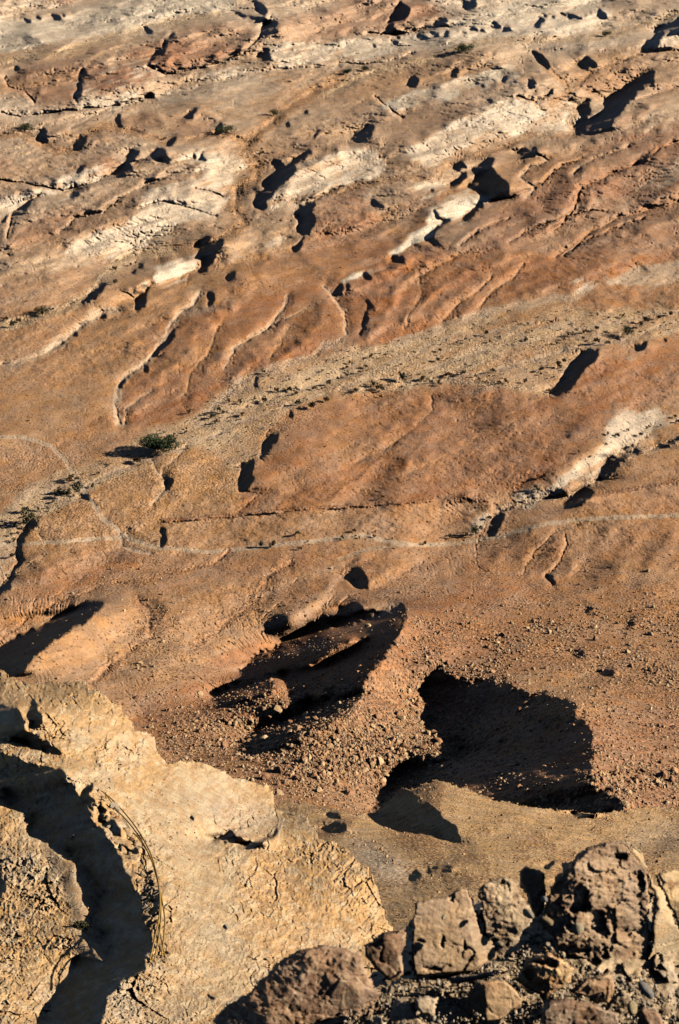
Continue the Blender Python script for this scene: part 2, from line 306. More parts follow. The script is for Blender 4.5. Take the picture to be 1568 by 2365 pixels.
# half shaded / turned a little away from the light
DIM = [
(1,"20,360 110,320 160,298 130,360 95,440 40,412",.25),(1,"520,270 600,255 650,248 620,300 560,285",.3),(1,"600,700 680,690 745,680 765,740 720,772 640,772 600,750",.3),(1,"1240,110 1300,90 1290,150 1240,200 1200,195",.3),
(1,"860,768 965,768 930,812 850,822 740,862 560,1002 430,1062 300,1100 258,1062 350,1000 540,880 700,840",.14),(1,"1140,800 1200,720 1250,720 1220,860 1180,960 1130,980",.2),
(2,"1038,378 1110,365 1160,340 1250,318 1222,370 1170,402 1140,412 1100,400 1070,424",.36),(2,"118,857 180,830 302,828 262,900 242,1002 190,1012 180,960 138,932 180,900 150,870",.33),(2,"1400,700 1510,660 1590,635 1590,660 1480,690 1420,740",.3),
(2,"178,422 230,430 200,457 178,452",.35),(2,"1268,1152 1312,1128 1290,1168",.35),(2,"1110,1190 1150,1140 1165,1150",.3),(2,"940,912 1002,898 1002,982 958,962",.3),(2,"15,1082 62,1078 50,1124 18,1112",.33),(2,"212,782 270,698 262,760 302,792 230,802",.33),
(2,"540,702 592,658 562,702",.33),(2,"1550,588 1590,600 1590,620",.35),(2,"390,300 490,280 480,320 420,350",.25),
(3,"1428,222 1472,218 1482,262 1460,292 1438,250",.36),(3,"1083,452 1095,428 1098,472",.35),(3,"848,642 882,618 882,672 853,684",.35),(3,"655,400 700,320 730,330 690,380",.28),(3,"1320,190 1350,160 1340,200",.3),(3,"600,420 700,340 680,400",.1),
(4,"350,100 402,98 402,182 424,262 388,262 378,190",.34),(4,"788,110 832,180 842,207 800,152",.36),(4,"420,662 442,670 440,702",.3),(4,"1108,862 1180,788 1172,812 1140,862",.3),(4,"1120,190 1160,160 1140,210",.3),(4,"545,152 585,128 575,165",.28),
(4,"170,160 210,115 205,150",.3),(4,"255,250 300,190 290,240",.28),(4,"120,560 60,580 0,640",.1),
(5,"618,382 760,418 762,492 720,512 702,582 560,642 440,772 478,642 600,582 690,470",.30),(5,"1180,482 1260,450 1382,460 1332,502 1320,572 1200,532",.36),(5,"680,690 780,620 860,610 760,690 720,740",.22),(5,"1340,310 1420,300 1390,370 1310,400",.24),
(0,"600,1640 760,1650 1000,1640 1060,1720 950,1760 900,1800 860,1870 760,1860 640,1850 560,1790 480,1760 420,1740 520,1690",.40),
(0,"330,1650 440,1600 500,1630 560,1660 600,1700 560,1790 480,1780 400,1740 340,1700",.38),
(0,"300,1490 420,1440 560,1440 690,1450 560,1530 420,1600 330,1660 280,1600",.12),(0,"1000,1400 1568,1500 1568,1600 1300,1600 1100,1560 960,1530 940,1440",.10),
(6,"680,150 760,120 700,230 640,330",.12),(6,"1150,120 1240,60 1180,220 1140,330",.16),(6,"1370,120 1450,70 1400,220 1340,330",.16),(6,"440,170 540,150 450,260",.14),
(4,"0,800 200,760 420,640 520,600 380,720 120,850 0,880",.08),(4,"300,900 620,820 900,640 760,800 400,960",.08),(4,"620,1000 1000,860 1180,700 1060,880 800,1010",.10),
]
# bright faces turned to the light: tile, outline, slope, colour, strength
PALE = [
(1,"-120,90 100,88 210,85 380,75 520,45 600,20 700,-40 1080,-40 1075,50 900,70 640,150 520,165 300,175 200,210 60,242 -120,245",.24,GREY,1),
(1,"-100,20 180,30 340,45 360,70 200,82 100,85 -100,75",.05,BEIGE,.9),(1,"1230,200 1340,195 1568,188 1568,252 1450,292 1320,317 1280,290 1240,267 1242,237",.22,MARL,1),
(1,"270,790 330,800 430,798 490,790 480,822 400,852 340,892 300,870 268,842",.30,WHITE,.8),(1,"-80,930 60,900 170,870 240,860 300,882 160,912 40,972 -80,1000",.22,MARL,.9),(1,"490,295 540,298 535,342 500,342",.25,MARL,.8),
(1,"590,320 690,298 702,352 620,362",.25,MARL,.8),(1,"930,688 1000,688 1040,740 1152,740 1130,772 1082,800 1072,862 1042,912 1020,900 960,870 928,832 960,790 900,762 830,762 800,782 760,770 830,730",.32,WHITE,.75),
(1,"900,830 1000,850 1062,900 1032,952 1000,1002 900,1022 830,1032 760,1082 640,1142 560,1190 300,1190 330,1110 440,1080 560,1050 620,1000 640,940 700,880 800,850",.26,MARL,.9),
(1,"1370,790 1450,770 1568,698 1568,862 1450,912 1350,912 1300,942 1250,962 1238,922 1290,880",.36,WHITE,.7),(1,"1228,1072 1280,1060 1322,1100 1300,1122 1240,1122 1218,1100",.24,MARL,.8),
(1,"-80,440 80,440 160,480 240,520 120,562 -80,530",.12,MARL,.5),(1,"700,430 860,400 1000,340 1100,320 1200,330 1300,400 1200,450 1150,540 1000,480 880,470 760,470",.07,GREY,.55),
(1,"350,420 500,430 620,420 682,470 560,502 420,492 330,480",.25,MARL,.75),(1,"180,860 230,840 270,850 250,900",.25,MARL,.8),(1,"870,180 1100,170 1150,190 960,200",.15,MARL,.5),(1,"980,340 1090,310 1120,350 1020,370",.15,MARL,.7),
(2,"560,80 640,50 900,-10 1220,-60 1180,42 1040,60 930,65 850,112 700,122 500,132 420,120 480,110",.12,GREY,1),
(2,"205,180 360,160 500,140 700,130 880,110 920,70 1000,80 1180,60 1260,38 1262,90 1160,132 1000,162 700,187 480,192 300,207",.30,MARL,1),
(2,"-5,180 150,180 210,180 300,212 180,272 60,272 -5,252",.22,MARL,1),(2,"1230,-60 1480,-60 1600,30 1400,80 1280,130 1260,60",.12,BEIGE,.9),
(2,"440,400 560,350 740,303 830,330 832,382 700,397 560,400 540,442 380,472 230,502 188,472 300,420",.16,GREY,1),
(2,"290,680 420,620 540,560 700,500 790,450 900,490 952,520 860,602 900,632 830,652 740,620 640,640 560,700 500,742 450,772 380,762 330,742",.32,MARL,1),
(2,"-5,700 140,688 190,720 212,792 160,822 60,852 -5,882",.34,MARL,1),(2,"338,820 400,840 510,850 562,872 420,892 350,892",.30,WHITE,.6),
(2,"590,888 640,878 684,922 662,952 610,982 560,1012 510,1017 450,1047 400,1090 340,1122 280,1162 240,1186 218,1184 270,1140 340,1080 400,1040 430,960 470,955 520,930",.55,WHITE,1),
(2,"80,878 170,888 150,942 88,922",.35,WHITE,.6),(2,"1020,488 1080,490 1092,540 1072,580 1092,622 960,622 900,602 940,570 1040,560",.30,MARL,.9),
(2,"1370,560 1420,480 1600,420 1600,560 1480,602 1400,592",.18,BEIGE,.75),(2,"1440,780 1600,710 1600,820 1500,832",.2,BEIGE,.8),(2,"930,1030 0,0 0,0",0,BEIGE,0),
(2,"1172,920 1170,942 1230,964 1400,902 1600,832 1600,862 1400,922 1240,972 1190,970",.16,BEIGE,.6),(2,"650,260 800,230 900,240 940,300 900,320 820,300 700,300",.14,BEIGE,.6),
(3,"700,90 730,50 830,10 900,13 902,62 850,92 780,122 730,137 700,115",.55,WHITE,1),(3,"640,130 680,108 704,125 692,162 650,167",.5,WHITE,1),(3,"612,210 640,170 652,190 625,227",.4,WHITE,.8),
(3,"300,340 380,290 430,238 460,250 482,265 400,312 360,332 300,372 250,422 188,452 200,430 270,380",.36,BEIGE,1),(3,"-80,60 50,20 110,-3 482,-3 420,42 300,62 150,72 20,102 10,162 -80,170",.2,BEIGE,.9),
(3,"0,1170 80,1100 200,1040 230,1050 140,1110 90,1182",.2,BEIGE,.8),(3,"870,152 920,180 900,222 858,182",.22,BEIGE,.7),(3,"1050,0 1100,-20 1110,20 1070,40 1020,70",.2,BEIGE,.7),
(4,"38,112 110,70 210,30 250,18 222,50 130,82 52,127",.5,WHITE,1),(4,"-3,120 40,112 52,128 10,150 -3,140",.4,WHITE,1),(4,"1050,160 1110,103 1162,150 1080,192",.36,MARL,.8),
(4,"1280,80 1600,10 1600,120 1400,142 1250,132 1218,90 1260,110",.2,BEIGE,.9),
(4,"1250,780 1300,730 1400,718 1500,730 1600,690 1600,800 1480,780 1420,802 1382,870 1300,902 1240,942 1200,1020 1060,1050 1020,1092 860,1122 828,1090 960,1060 1020,1000 1100,930 1190,868 1260,850 1240,800",.34,MARL,.85),
(4,"1190,870 1290,860 1320,880 1240,930 1190,980 1150,960",.4,WHITE,.6),(4,"1030,1010 1100,960 1180,1000 1060,1050",.42,WHITE,.4),(4,"760,608 800,640 860,625 902,650 850,672 790,642",.22,BEIGE,.7),(4,"1338,400 1372,430 1350,442",.3,MARL,.8),(4,"1540,570 1600,530 1600,620",.2,MARL,.6),
(6,"640,18 662,60 642,102 618,62",.4,MARL,.7),(6,"60,160 180,70 260,20 380,30 300,110 140,190",0,TAN,.2),
(5,"0,1290 0,0 0,0",0,TAN,0),(5,"-80,200 0,110 100,70 150,60 100,140 80,230 0,360 -80,420",.28,BEIGE,.7),
(5,"1290,560 1400,450 1480,370 1560,260 1600,240 1500,430 1420,540 1350,570",.3,BEIGE,.35),(0,"65,1555 75,1535 120,1505 200,1460 320,1385 330,1420 250,1490 150,1560",.30,TAN,.5),(5,"690,690 760,650 900,640 960,680 830,640 760,700 740,740",.26,TAN,.3),
(5,"740,420 960,350 1100,300 1180,330 1080,400 900,460 780,470",.14,TAN,.3),(6,"120,270 300,150 420,130 360,230 230,330 140,350",.20,TAN,.5),(6,"860,200 930,160 900,260 850,260",.25,TAN,.4),(6,"1050,210 1150,130 1130,230 1060,300",.24,TAN,.4),
(6,"1290,220 1420,90 1380,240 1310,340",.22,TAN,.4),(6,"1480,310 1568,200 1540,300",.22,TAN,.4),(0,"820,1500 0,0 0,0",0,TAN,0),(6,"130,400 200,400 262,450 200,470 150,450",.30,BEIGE,.5),
(6,"820,780 900,740 1080,700 1200,690 1240,720 1150,780 1280,830 1100,880 960,840",.10,OCHRE,.5),
]
# soil colours: tile, outline, colour, strength
SOIL = [
(0,"-200,-300 1800,-300 1800,330 1300,330 1050,420 900,480 700,560 400,620 0,720 -200,740",BEIGE,.75),
(0,"-200,-300 1800,-300 1800,60 1500,110 1100,120 700,110 300,90 -200,130",MARL,.65),
(1,"30,380 110,320 250,298 400,268 520,300 600,310 690,300 722,342 640,382 560,422 350,452 160,472 60,442",RED2,.95),
(1,"520,270 760,180 880,130 1000,108 1182,120 1202,170 1120,252 960,312 760,342 690,300",RED2,.95),(1,"1240,150 1300,90 1430,60 1600,38 1600,190 1400,197 1300,192",RED2,.9),
(1,"500,710 590,790 400,797 320,780",RED2,.9),(1,"180,-60 450,-60 450,0 300,17 200,10",RED2,.8),(1,"570,520 720,528 742,580 640,602 570,582",RED2,.7),(1,"760,560 870,550 1000,570 980,622 800,622",RED2,.7),
(1,"60,1082 200,1000 330,960 430,1000 300,1092 100,1162 30,1142",RED2,.8),(1,"-100,735 60,738 42,782 -100,795",RED2,.8),(1,"150,600 400,560 520,600 560,640 380,720 200,700",BROWN2,.6),
(1,"860,768 965,768 930,812 850,822 740,862 560,1002 430,1062 300,1100 258,1062 350,1000 540,880 700,840",BROWN2,.7),
(1,"1568,888 1460,930 1450,1080 1400,1120 1350,1190 1568,1190",RED2,1),(1,"1568,600 1480,640 1300,760 1260,900 1180,1000 1150,960 1180,840 1300,700 1460,600",BROWN2,.8),
(2,"-5,-60 300,-60 500,60 430,112 330,152 200,162 140,142 -5,172",RED2,.85),(2,"1090,380 1160,340 1340,310 1452,330 1300,422 1180,432 1100,402",RED2,.9),(2,"-5,480 80,450 162,490 100,562 -5,592",BROWN2,.8),
(2,"60,500 680,470 600,522 540,562 420,622 290,682 160,572 170,540 400,500",BROWN2,.65),(2,"250,900 330,878 450,878 472,900 442,962 330,1062 200,1042 170,1000 250,980",BROWN2,.8),(2,"150,380 330,400 400,330 500,270 640,280 440,400 300,420 180,480",BROWN2,.6),
(2,"1600,320 1452,328 1460,400 1400,480 1300,560 1160,622 1000,642 880,702 720,742 792,880 700,930 622,992 540,1022 430,1082 560,1190 1600,1190",BROWN2,1),(2,"1600,500 1300,640 900,760 760,940 600,1050 560,1190 1600,1190",RED2,.6),
(2,"100,840 60,880 -5,890 -5,1190 560,1190 430,1090 350,1130 240,1184 270,1130 200,1040 150,960",RED2,.95),
(3,"560,610 660,470 700,300 850,260 980,240 1000,140 1180,30 1300,-10 1568,-10 1568,390 1380,490 1180,540 1060,590 960,682 850,742 700,802 560,782 530,692",RED,.8),
(3,"-80,160 300,60 420,40 500,-10 560,-10 480,90 380,200 180,260 -80,340",RED,.35),
(4,"-3,-10 1600,-10 1500,20 1280,80 1200,120 1050,150 960,192 700,242 420,342 250,402 60,402 -3,300",RED,.85),(4,"1100,200 1300,140 1600,130 1600,250 1200,250",RED,.6),
(4,"-3,672 220,630 600,590 740,610 900,652 990,652 1080,572 1200,442 1280,402 1370,442 1480,392 1600,350 1600,540 1500,642 1380,720 1250,772 1100,922 1000,1012 830,1082 600,1102 200,1150 -3,1172",RED,.8),
(3,"1568,690 1350,760 1240,900 1170,960 1170,1040 1110,1120 1090,1190 1568,1150",RED,.8),
(3,"380,960 560,880 700,900 900,900 1180,930 1100,1080 1080,1182 400,1182 420,1100",OCHRE,.55),(5,"60,0 1000,0 700,120 300,140 160,120",OCHRE,.5),
(4,"1200,1050 1600,900 1600,1190 1100,1190",BROWN,.6),(5,"0,500 160,280 400,170 620,160 700,230 420,340 240,470 0,640",RED,.4),
(0,"380,1290 784,1270 1030,1262 1600,1210 1600,1360 1000,1420 500,1460 300,1500",BROWN,.55),
(0,"-100,1440 330,1380 560,1330 784,1300 560,1480 420,1600 250,1600 -100,1600",TAN,.45),
(0,"850,1390 1250,1340 1700,1360 1700,1980 300,1980 300,1650 560,1480 700,1420",RED,.62),
]
# long features: tile, line, half width, gully depth (m), colour, colour strength, grit
LINES = [
(0,"-80,1003 60,1010 120,1030 150,1060 172,1095 195,1135 240,1200 290,1238 350,1262",5,0,ROAD,.8,-1),(0,"-60,1262 150,1250 290,1240 350,1262 480,1275 590,1264 650,1257 784,1241 844,1235 884,1247 950,1257 1024,1257 1094,1250 1164,1235 1234,1217 1284,1207 1360,1197 1700,1183",5,0,ROAD,.8,-1),
(0,"784,1290 850,1268 930,1258",4,0,ROAD,.6,-1),
(0,"380,1203 500,1193 600,1186 700,1174 780,1171 930,1161 1000,1155",5,-1.1,RUST,.75,1),(0,"1040,1156 1075,1146 1120,1155",11,-1.5,RUST,.7,1),(4,"1160,1110 1300,1085 1400,1070 1600,1035",6,-.4,RUST,.5,1),
(3,"920,170 890,225 830,260 790,320 770,365 715,450 680,490 590,550 550,600 535,690 548,770",9,1.6,BEIGE,.75,.3),(3,"545,250 460,262 360,335 290,405 200,450 60,500 -60,512",9,1.2,BEIGE,.7,.4),
(3,"980,240 850,262",9,1,BEIGE,.5,.4),(3,"1568,395 1500,412 1440,470 1280,510 1190,545 1100,590 1000,690 900,770",10,.6,BEIGE,.6,.8),
(3,"1330,190 1300,250 1240,330 1200,350 1080,430 1040,520",7,1.2,BEIGE,.45,.4),(3,"1500,140 1540,190 1590,260 1600,360",7,1.2,BEIGE,.5,.4),(3,"1200,350 1330,280 1400,250 1440,240",6,1,BEIGE,.3,.4),
(3,"1010,330 960,450 880,540 850,640",7,.9,TAN,.5,.3),(3,"1330,330 1290,420 1250,470",8,1.0,TAN,.4,.4),(3,"700,620 590,700 570,780",6,.6,BEIGE,.4,.3),
(4,"1130,170 1080,190 960,202 820,232 700,252 560,292 420,350 250,400",9,.3,BEIGE,.7,.5),(4,"700,100 640,160 560,210 470,300",7,.9,TAN,.3,.3),(4,"850,40 790,110 720,150 640,240",7,1.0,TAN,.3,.4),(4,"360,70 380,160 330,260 300,330",8,1.0,TAN,.3,.4),
(4,"600,-30 430,60 350,100",6,.8,TAN,.3,.3),(4,"900,700 760,790 640,830 590,880 480,930 300,1010",7,.5,TAN,.25,.3),(4,"420,650 430,710 350,790 200,900 60,960",7,.8,TAN,.2,.3),(4,"1100,560 900,680 760,740",7,.5,TAN,.2,.3),
(4,"1560,850 1450,890 1330,920 1240,960 1200,1030 1100,1080 1060,1110 900,1130 800,1150 740,1180",9,2.2,BEIGE,.5,1),
(1,"1568,360 1400,450 1330,500 1200,600 1130,690 1190,760 1180,830 1100,870 1080,960 1130,1030 1000,1120 860,1150 740,1190",17,2.0,TAN,.75,1),
(3,"800,-20 600,-10 540,30 470,110 400,190 300,240 180,275 80,310 -60,335",13,1.0,BED,.75,1),
(1,"-60,640 100,612 180,655 260,702 340,690 400,622 480,582 560,592 660,622 760,652 880,642 1000,612 1130,650",10,1.5,TAN,.7,1),
(2,"-60,440 100,360 200,320 350,292 480,262 560,212 700,190 900,182 1100,182 1250,162 1400,112 1600,50",9,1.2,BED,.7,1),
(1,"-60,290 200,250 420,200 600,150 760,110 1000,70",11,.8,BED,.6,1),(1,"330,590 500,500 620,460 760,440 1000,380 1240,330 1568,300",6,.7,BEIGE,.5,.4),
(2,"920,250 950,300 1040,380 1062,430 982,470 1090,512 1062,560 1090,625 900,620 800,665 700,700 560,735 470,780 450,830 300,815 120,850 60,872 -20,900",9,1.6,TAN,.6,1),
(2,"1568,230 1400,240 1300,280 1180,320 1100,400",8,1.5,TAN,.5,.8),(2,"1600,640 1480,680 1400,740 1200,830 1120,860 1080,960 1000,1060",7,1.8,BROWN,.5,.4),(2,"900,700 960,740 880,780 830,820 900,870 860,910",5,1,BEIGE,.4,.3),
(2,"1568,930 1460,960 1300,1000 1180,1060 1000,1182",7,1.5,BROWN,.3,.3),(2,"1330,680 1150,740 1080,800",6,1.2,BEIGE,.3,.3),(1,"-30,1150 40,1180",5,1,TAN,.3,.3),(1,"180,900 60,980 30,1100",5,1.4,BROWN,.3,.3),
(1,"860,780 700,840 540,920 480,980 350,1010 280,1070",4,1.0,BEIGE,.2,.2),(6,"1040,110 1050,150 1012,232 955,290 975,335",3,1.2,BROWN,.3,.5),(6,"690,40 620,160 640,270",5,.8,BROWN,.3,.8),(6,"1100,60 1000,90 900,180 850,280",5,.9,TAN,.3,.8),
(5,"0,590 120,500 250,420 350,390 480,330 660,330 740,280 860,270 1000,230 1060,180",7,1.0,BROWN,.4,1),(5,"380,310 230,400 160,430",5,.6,BROWN,.3,.8),(5,"560,120 560,160 690,190",5,.4,ROAD,.5,0),
(5,"640,400 700,480 690,570 600,640 480,740 430,780",14,2.2,BROWN,.5,1),(5,"1340,240 1230,300 1180,420 1060,500 900,620",12,1.6,BROWN,.4,1),(5,"160,60 220,190 70,280",4,.4,BED,.3,.6),
(3,"690,920 720,990 770,1030 760,1090 700,1150",6,.8,BEIGE,.5,.6),(3,"880,870 760,980 750,1010",5,.6,BEIGE,.4,.5),(3,"1100,1090 1200,1100 1090,1182",6,.7,BROWN,.4,.6),(4,"0,620 230,610 480,570 700,590 900,620 980,640",6,.5,BED,.5,1),
]
WADI = P(0, "1700,690 1568,722 1500,728 1420,722 1360,716 1284,690 1204,705 1124,720 994,760 904,790 784,800 720,835 600,860 550,885 490,925 430,970 320,1005 260,1040 190,1075 130,1110 90,1135 40,1170 -60,1240 -60,1300 20,1250 60,1215 115,1182 200,1136 300,1100 380,1060 470,1030 540,1080 560,1065 605,1020 620,1000 665,960 700,940 784,920 900,900 1030,885 1154,895 1234,915 1274,910 1320,850 1384,790 1434,780 1480,790 1568,765 1700,730")
WADI2 = P(0, "-20,1225 20,1170 60,1130 130,1085 190,1070 220,1080 190,1140 110,1165 60,1190 30,1260 -20,1340")
ROCKY = [ # grit: tile, outline, amount
(0,"850,1420 1250,1360 1700,1400 1700,1980 350,1980 330,1690 560,1580 660,1540 720,1560 930,1480",1.0),(0,"0,1030 400,1000 560,900 900,800 1300,700 1300,900 800,930 640,1020 560,1080 500,1200 0,1300",.8),
(0,"300,1460 420,1370 560,1340 640,1440 480,1560 300,1640",.6),(0,"-100,1180 400,1100 560,1180 380,1320 0,1480",.5),(0,"850,1300 1568,1290 1568,1420 850,1420",.6)]
# crests of the small hills and folds: tile, "line; line; ...", half width, steepness
RIDGES = [
(1,"60,400 130,330 250,305 390,300;160,470 200,400 260,370;400,380 480,330 600,310 690,300;700,330 800,260 900,210 1000,190 1150,150;960,300 1020,240 1130,230;580,560 640,530 720,530 760,570;860,550 930,510 1000,550;980,600 1040,570;400,690 480,620 560,600;200,640 300,600;330,780 480,740 560,710;640,700 760,680 800,720;930,690 1000,690 1040,740;1240,760 1330,720 1440,690;1180,1000 1230,900;1230,1070 1290,1060;1460,930 1568,890",9,.42),
(1,"520,275 620,250 760,185 900,130 1100,115;1240,180 1320,100 1450,70 1568,50;1250,230 1340,200 1568,200;30,1120 100,1010 200,940 330,900;1300,930 1370,800 1450,760 1568,690;0,900 100,880 250,850 330,800 430,790",14,.40),
(1,"270,1060 350,1000 540,900 700,840 860,770 960,770;330,1110 450,1060 600,1000 640,940 760,900 900,880",18,.36),
(2,"300,60 250,30 160,0;0,180 100,180 210,180;0,700 100,680 180,660;340,830 480,830 600,880;900,560 1000,520 1080,490;1100,400 1160,350 1250,320 1340,310;800,830 860,760 960,740;450,900 340,900 260,930;60,1050 150,1000 250,900;660,260 800,230 900,240;1000,280 1060,330;1000,230 1200,220 1400,210",10,.42),
(2,"440,430 560,350 740,305 830,330;160,560 300,490 480,470 680,465;290,680 420,620 540,550 700,490 800,450;1300,480 1450,380 1568,340;1180,620 1300,560 1420,490;860,720 1000,680 1200,640 1400,600 1568,560;1000,900 1080,800 1180,750 1300,680;1180,920 1230,850 1350,780 1480,700;1200,1000 1400,940 1568,860;1300,1090 1450,1030 1568,990;640,1080 760,1020 900,970;900,1080 1050,1010 1150,960",15,.40),
(4,"60,180 160,90 300,40;170,240 280,130 400,50;300,300 440,160 600,70 760,10;430,270 560,170 700,110 860,40;560,270 700,190 860,110 1000,60;860,190 960,130 1100,90 1250,40;120,380 200,300 260,200;1200,230 1350,200 1568,180",13,.40),
(4,"200,700 420,700 600,640 740,620;100,850 300,780 500,740;300,950 500,880 700,800 880,700;600,1020 800,940 960,850 1100,740;1000,900 1120,800 1240,720 1400,640;1150,620 1280,520 1430,440",22,.16),
(3,"600,420 700,330 850,270;830,420 960,300 1060,230;960,520 1040,430 1180,350;1080,560 1200,440 1330,300;1250,500 1380,400 1480,300;1000,280 1100,180 1200,100;680,600 780,520 900,420;600,730 720,640",15,.34),
(5,"650,560 900,460 1100,360 1300,280;740,700 860,640 900,640",26,.22),(5,"120,300 300,200 480,140",26,.15),
(6,"30,270 160,170 330,130;130,330 260,230 400,150;480,260 540,170 620,110;700,260 780,160 900,90;880,300 960,200 1020,130;1060,280 1140,170 1240,100;1200,320 1300,200 1400,100;1400,330 1470,210 1530,120",16,.24),
]
LINES += [
(1,"0,520 100,540 240,522 400,502 560,490 640,465",4,1.3,BEIGE,.3,.3),(1,"0,832 150,852 300,882 420,842 520,802 640,765",4,1.6,BROWN,.3,.3),(1,"160,470 120,425 40,402 20,360",4,1.4,BROWN,.3,.2),(1,"690,303 760,347 960,312 1120,252 1205,172 1215,120 1250,80",4,1.5,BEIGE,.3,.3),(1,"350,465 360,400 390,330",3,1.5,DUSK,.2,.2),
(1,"680,300 740,240 760,190",3,1.4,DUSK,.2,.2),(1,"600,770 650,740 740,690",3,1.4,DUSK,.2,.2),(1,"900,870 960,880 1030,905",3,1.0,BEIGE,.2,.2),(1,"640,960 760,930 880,960 1000,1000",3,.9,BEIGE,.2,.2),(1,"1370,1000 1440,930 1568,860",3,1.2,BROWN,.2,.2),
(2,"0,290 100,300 200,290 330,250",4,1.2,BEIGE,.3,.3),(2,"160,440 230,500 290,540",3,1.2,BROWN,.2,.2),(2,"500,130 440,110 330,150 240,160 130,150",3,1.6,BROWN,.2,.2),(2,"820,440 900,470 960,440",3,1.2,BROWN,.2,.2),(2,"700,930 820,900 930,850 1000,780 1120,730",3,1.2,BROWN,.2,.2),(2,"780,1120 900,1050 1020,1010 1170,970 1240,980",3,1.2,BROWN,.2,.2),
(2,"1030,1180 1130,1110 1260,1060 1400,1010",3,1.2,BROWN,.2,.2),(2,"1250,440 1330,470 1400,450 1568,400",3,1.2,BROWN,.2,.2),(2,"560,1130 650,1060 780,1010",3,1.2,BROWN,.2,.2),
(4,"1600,255 1440,275 1280,300 1150,330 1000,370 850,400 700,430 560,470 420,520 250,560 0,600",5,.5,BEIGE,.6,.5),(4,"1600,290 1480,320 1360,380 1250,400 1100,420 940,470 800,510 640,540 480,575 300,590",5,.5,BEIGE,.6,.5),(4,"1568,270 1480,280 1440,270 1330,340 1300,372",4,.6,BROWN,.3,.8),
(4,"930,330 1000,300 1040,290 900,330 850,345 760,345",3,.4,BROWN,.3,.5),(4,"0,560 120,520 300,470 520,400 700,350 900,310",4,.4,BEIGE,.5,.5),(3,"1568,560 1440,600 1300,640 1180,690 1020,740 900,800 780,830",5,.5,BEIGE,.6,.5),(3,"1500,640 1380,670 1260,720 1130,760 990,830 900,870 700,930 520,1000 400,1060",5,.5,BEIGE,.6,.5),
]

for (ax, ay), (bx, by), n_ in (((884, 92), (1140, 66), 13), ((1252, 38), (1400, 26), 9), ((905, 100), (980, 84), 4), ((20, 50), (190, 30), 6), ((1090, 196), (1195, 186), 5)):
    for i_ in range(n_):
        f_ = (i_ + rnd.uniform(.1, .9)) / n_; x_ = ax + (bx - ax) * f_; y_ = ay + (by - ay) * f_ + rnd.uniform(-3, 3); w_ = rnd.uniform(4, 11); h_ = rnd.uniform(2.5, 6)
        SHADE.append((0, '%f,%f %f,%f %f,%f %f,%f' % (x_ - w_, y_ - h_, x_ + w_, y_ - h_ * .4, x_ + w_ * .7, y_ + h_, x_ - w_ * .2, y_ + h_ * .5)))
TINY = len(SHADE)
import time
# ------------------------------------------------------------------ the plain and the talus slope (one sheet)
g = Grid(-150, 1720, -190, 1965, 1.7, warp=6.0)
def talus_z(v):
    t = np.clip((v - 1250) / 650.0, 0, 2); return 100 * t ** 1.55
Z0 = talus_z(g.V); B0 = at_z(g.U, g.V, Z0); dx_, dy_, dz_ = ray(g.U, g.V); MPP = (Z0 - CAMH) / dz_ / F
def base0(h): return at_z(g.U, g.V, np.minimum(Z0 + h, CAMH - 40))
X, Y = B0[..., 0], B0[..., 1]; c45 = math.sqrt(.5); XA = (X + Y) * c45; XB = (Y - X) * c45
want = np.zeros(g.U.shape)
edge_n = fbm(g.U / 12, g.V / 8, 4, 601, .6)
for t, s in SHADE:
    big_ = t == 0 and P(t, s)[:, 1].min() > 1300; m = g.poly(P(t, s), 4 if big_ else 1); want = np.maximum(want, m if not big_ else smooth(.35, .65, m + .42 * edge_n * (m > .01) * (m < .999)))
lit_hole = g.poly(P(0, "700,1535 740,1520 784,1490 850,1465 845,1482 790,1512 720,1548"), 2); want *= 1 - lit_hole
soft = np.zeros(g.U.shape)
for t, s, a in DIM: soft += a * g.poly(P(t, s), 5) * (1 - want)
pale = np.zeros(g.U.shape)
for t, s, sl, c, k in PALE:
    m = g.poly(P(t, s), 2) if k else 0
    if k: soft -= sl * m * (1 - want) * .9; pale = np.maximum(pale, m * min(1, sl * 4))
far = smooth(1100, 300, g.V)
wa = fbm(X / 60, Y / 60, 3, 201) * 22; wb = fbm(X / 60, Y / 60, 3, 211) * 22
rill = fbm((XA + wa) / 75, (XB + wb) / 26, 5, 11, .55) * (.24 + .12 * smooth(800, 600, g.V)) + (ridged((XA + wb) / 40, (XB + wa) / 15, 4, 21) - .5) * (.15 + .08 * smooth(800, 600, g.V))
amp = .35 + .9 * smooth(-.5, .6, fbm(X / 130, Y / 130, 2, 221)) + .4 * smooth(500, 0, g.V)
amp *= 1 - .75 * g.poly(WADI, 8); amp *= 1 - .5 * g.poly(P(0, "-100,760 230,700 330,760 270,900 300,1000 -100,1010"), 20)
soft += rill * amp * (1 - .6 * smooth(1250, 1500, g.V)) + fbm(X / 9, Y / 9, 3, 31) * .05 * smooth(300, 900, g.V)
soft += pale * (ridged(X / 30, XB / 7 + XA / 60, 3, 51) - .4) * .2
soft = np.clip(soft, -1.3, .41)
hsol = solve(g, want, soft, MPP, base0, 210.0, .10, 2)
h = hsol + 0
T0 = time.time()
MPY = MPP / np.clip(-dz_, .1, 1)
h = h + (fbm(XA / 60, XB / 30, 4, 141) * .9 + fbm(XA / 14, XB / 9, 3, 151) * .2) * (1 - want)
for t, ss, wd, stp in RIDGES:
    for q in ss.split(';'):
        d = g.dist(P(t, q), wd * 3.5); h += stp * wd * MPP * np.exp(-(d / wd) ** 2) * (.8 + .5 * noise(g.U / 26, g.V / 18, 9))
rghm = .3 + smooth(-.3, .4, fbm(XA / 90, XB / 35, 4, 161)); fb = smooth(850, 450, g.V)
h = h + rghm * (fb * .42 * fbm(X / 9, Y / 9, 4, 171, .6) + (1 - fb) * .14 * fbm(X / 3.2, Y / 3.2, 3, 181, .6))
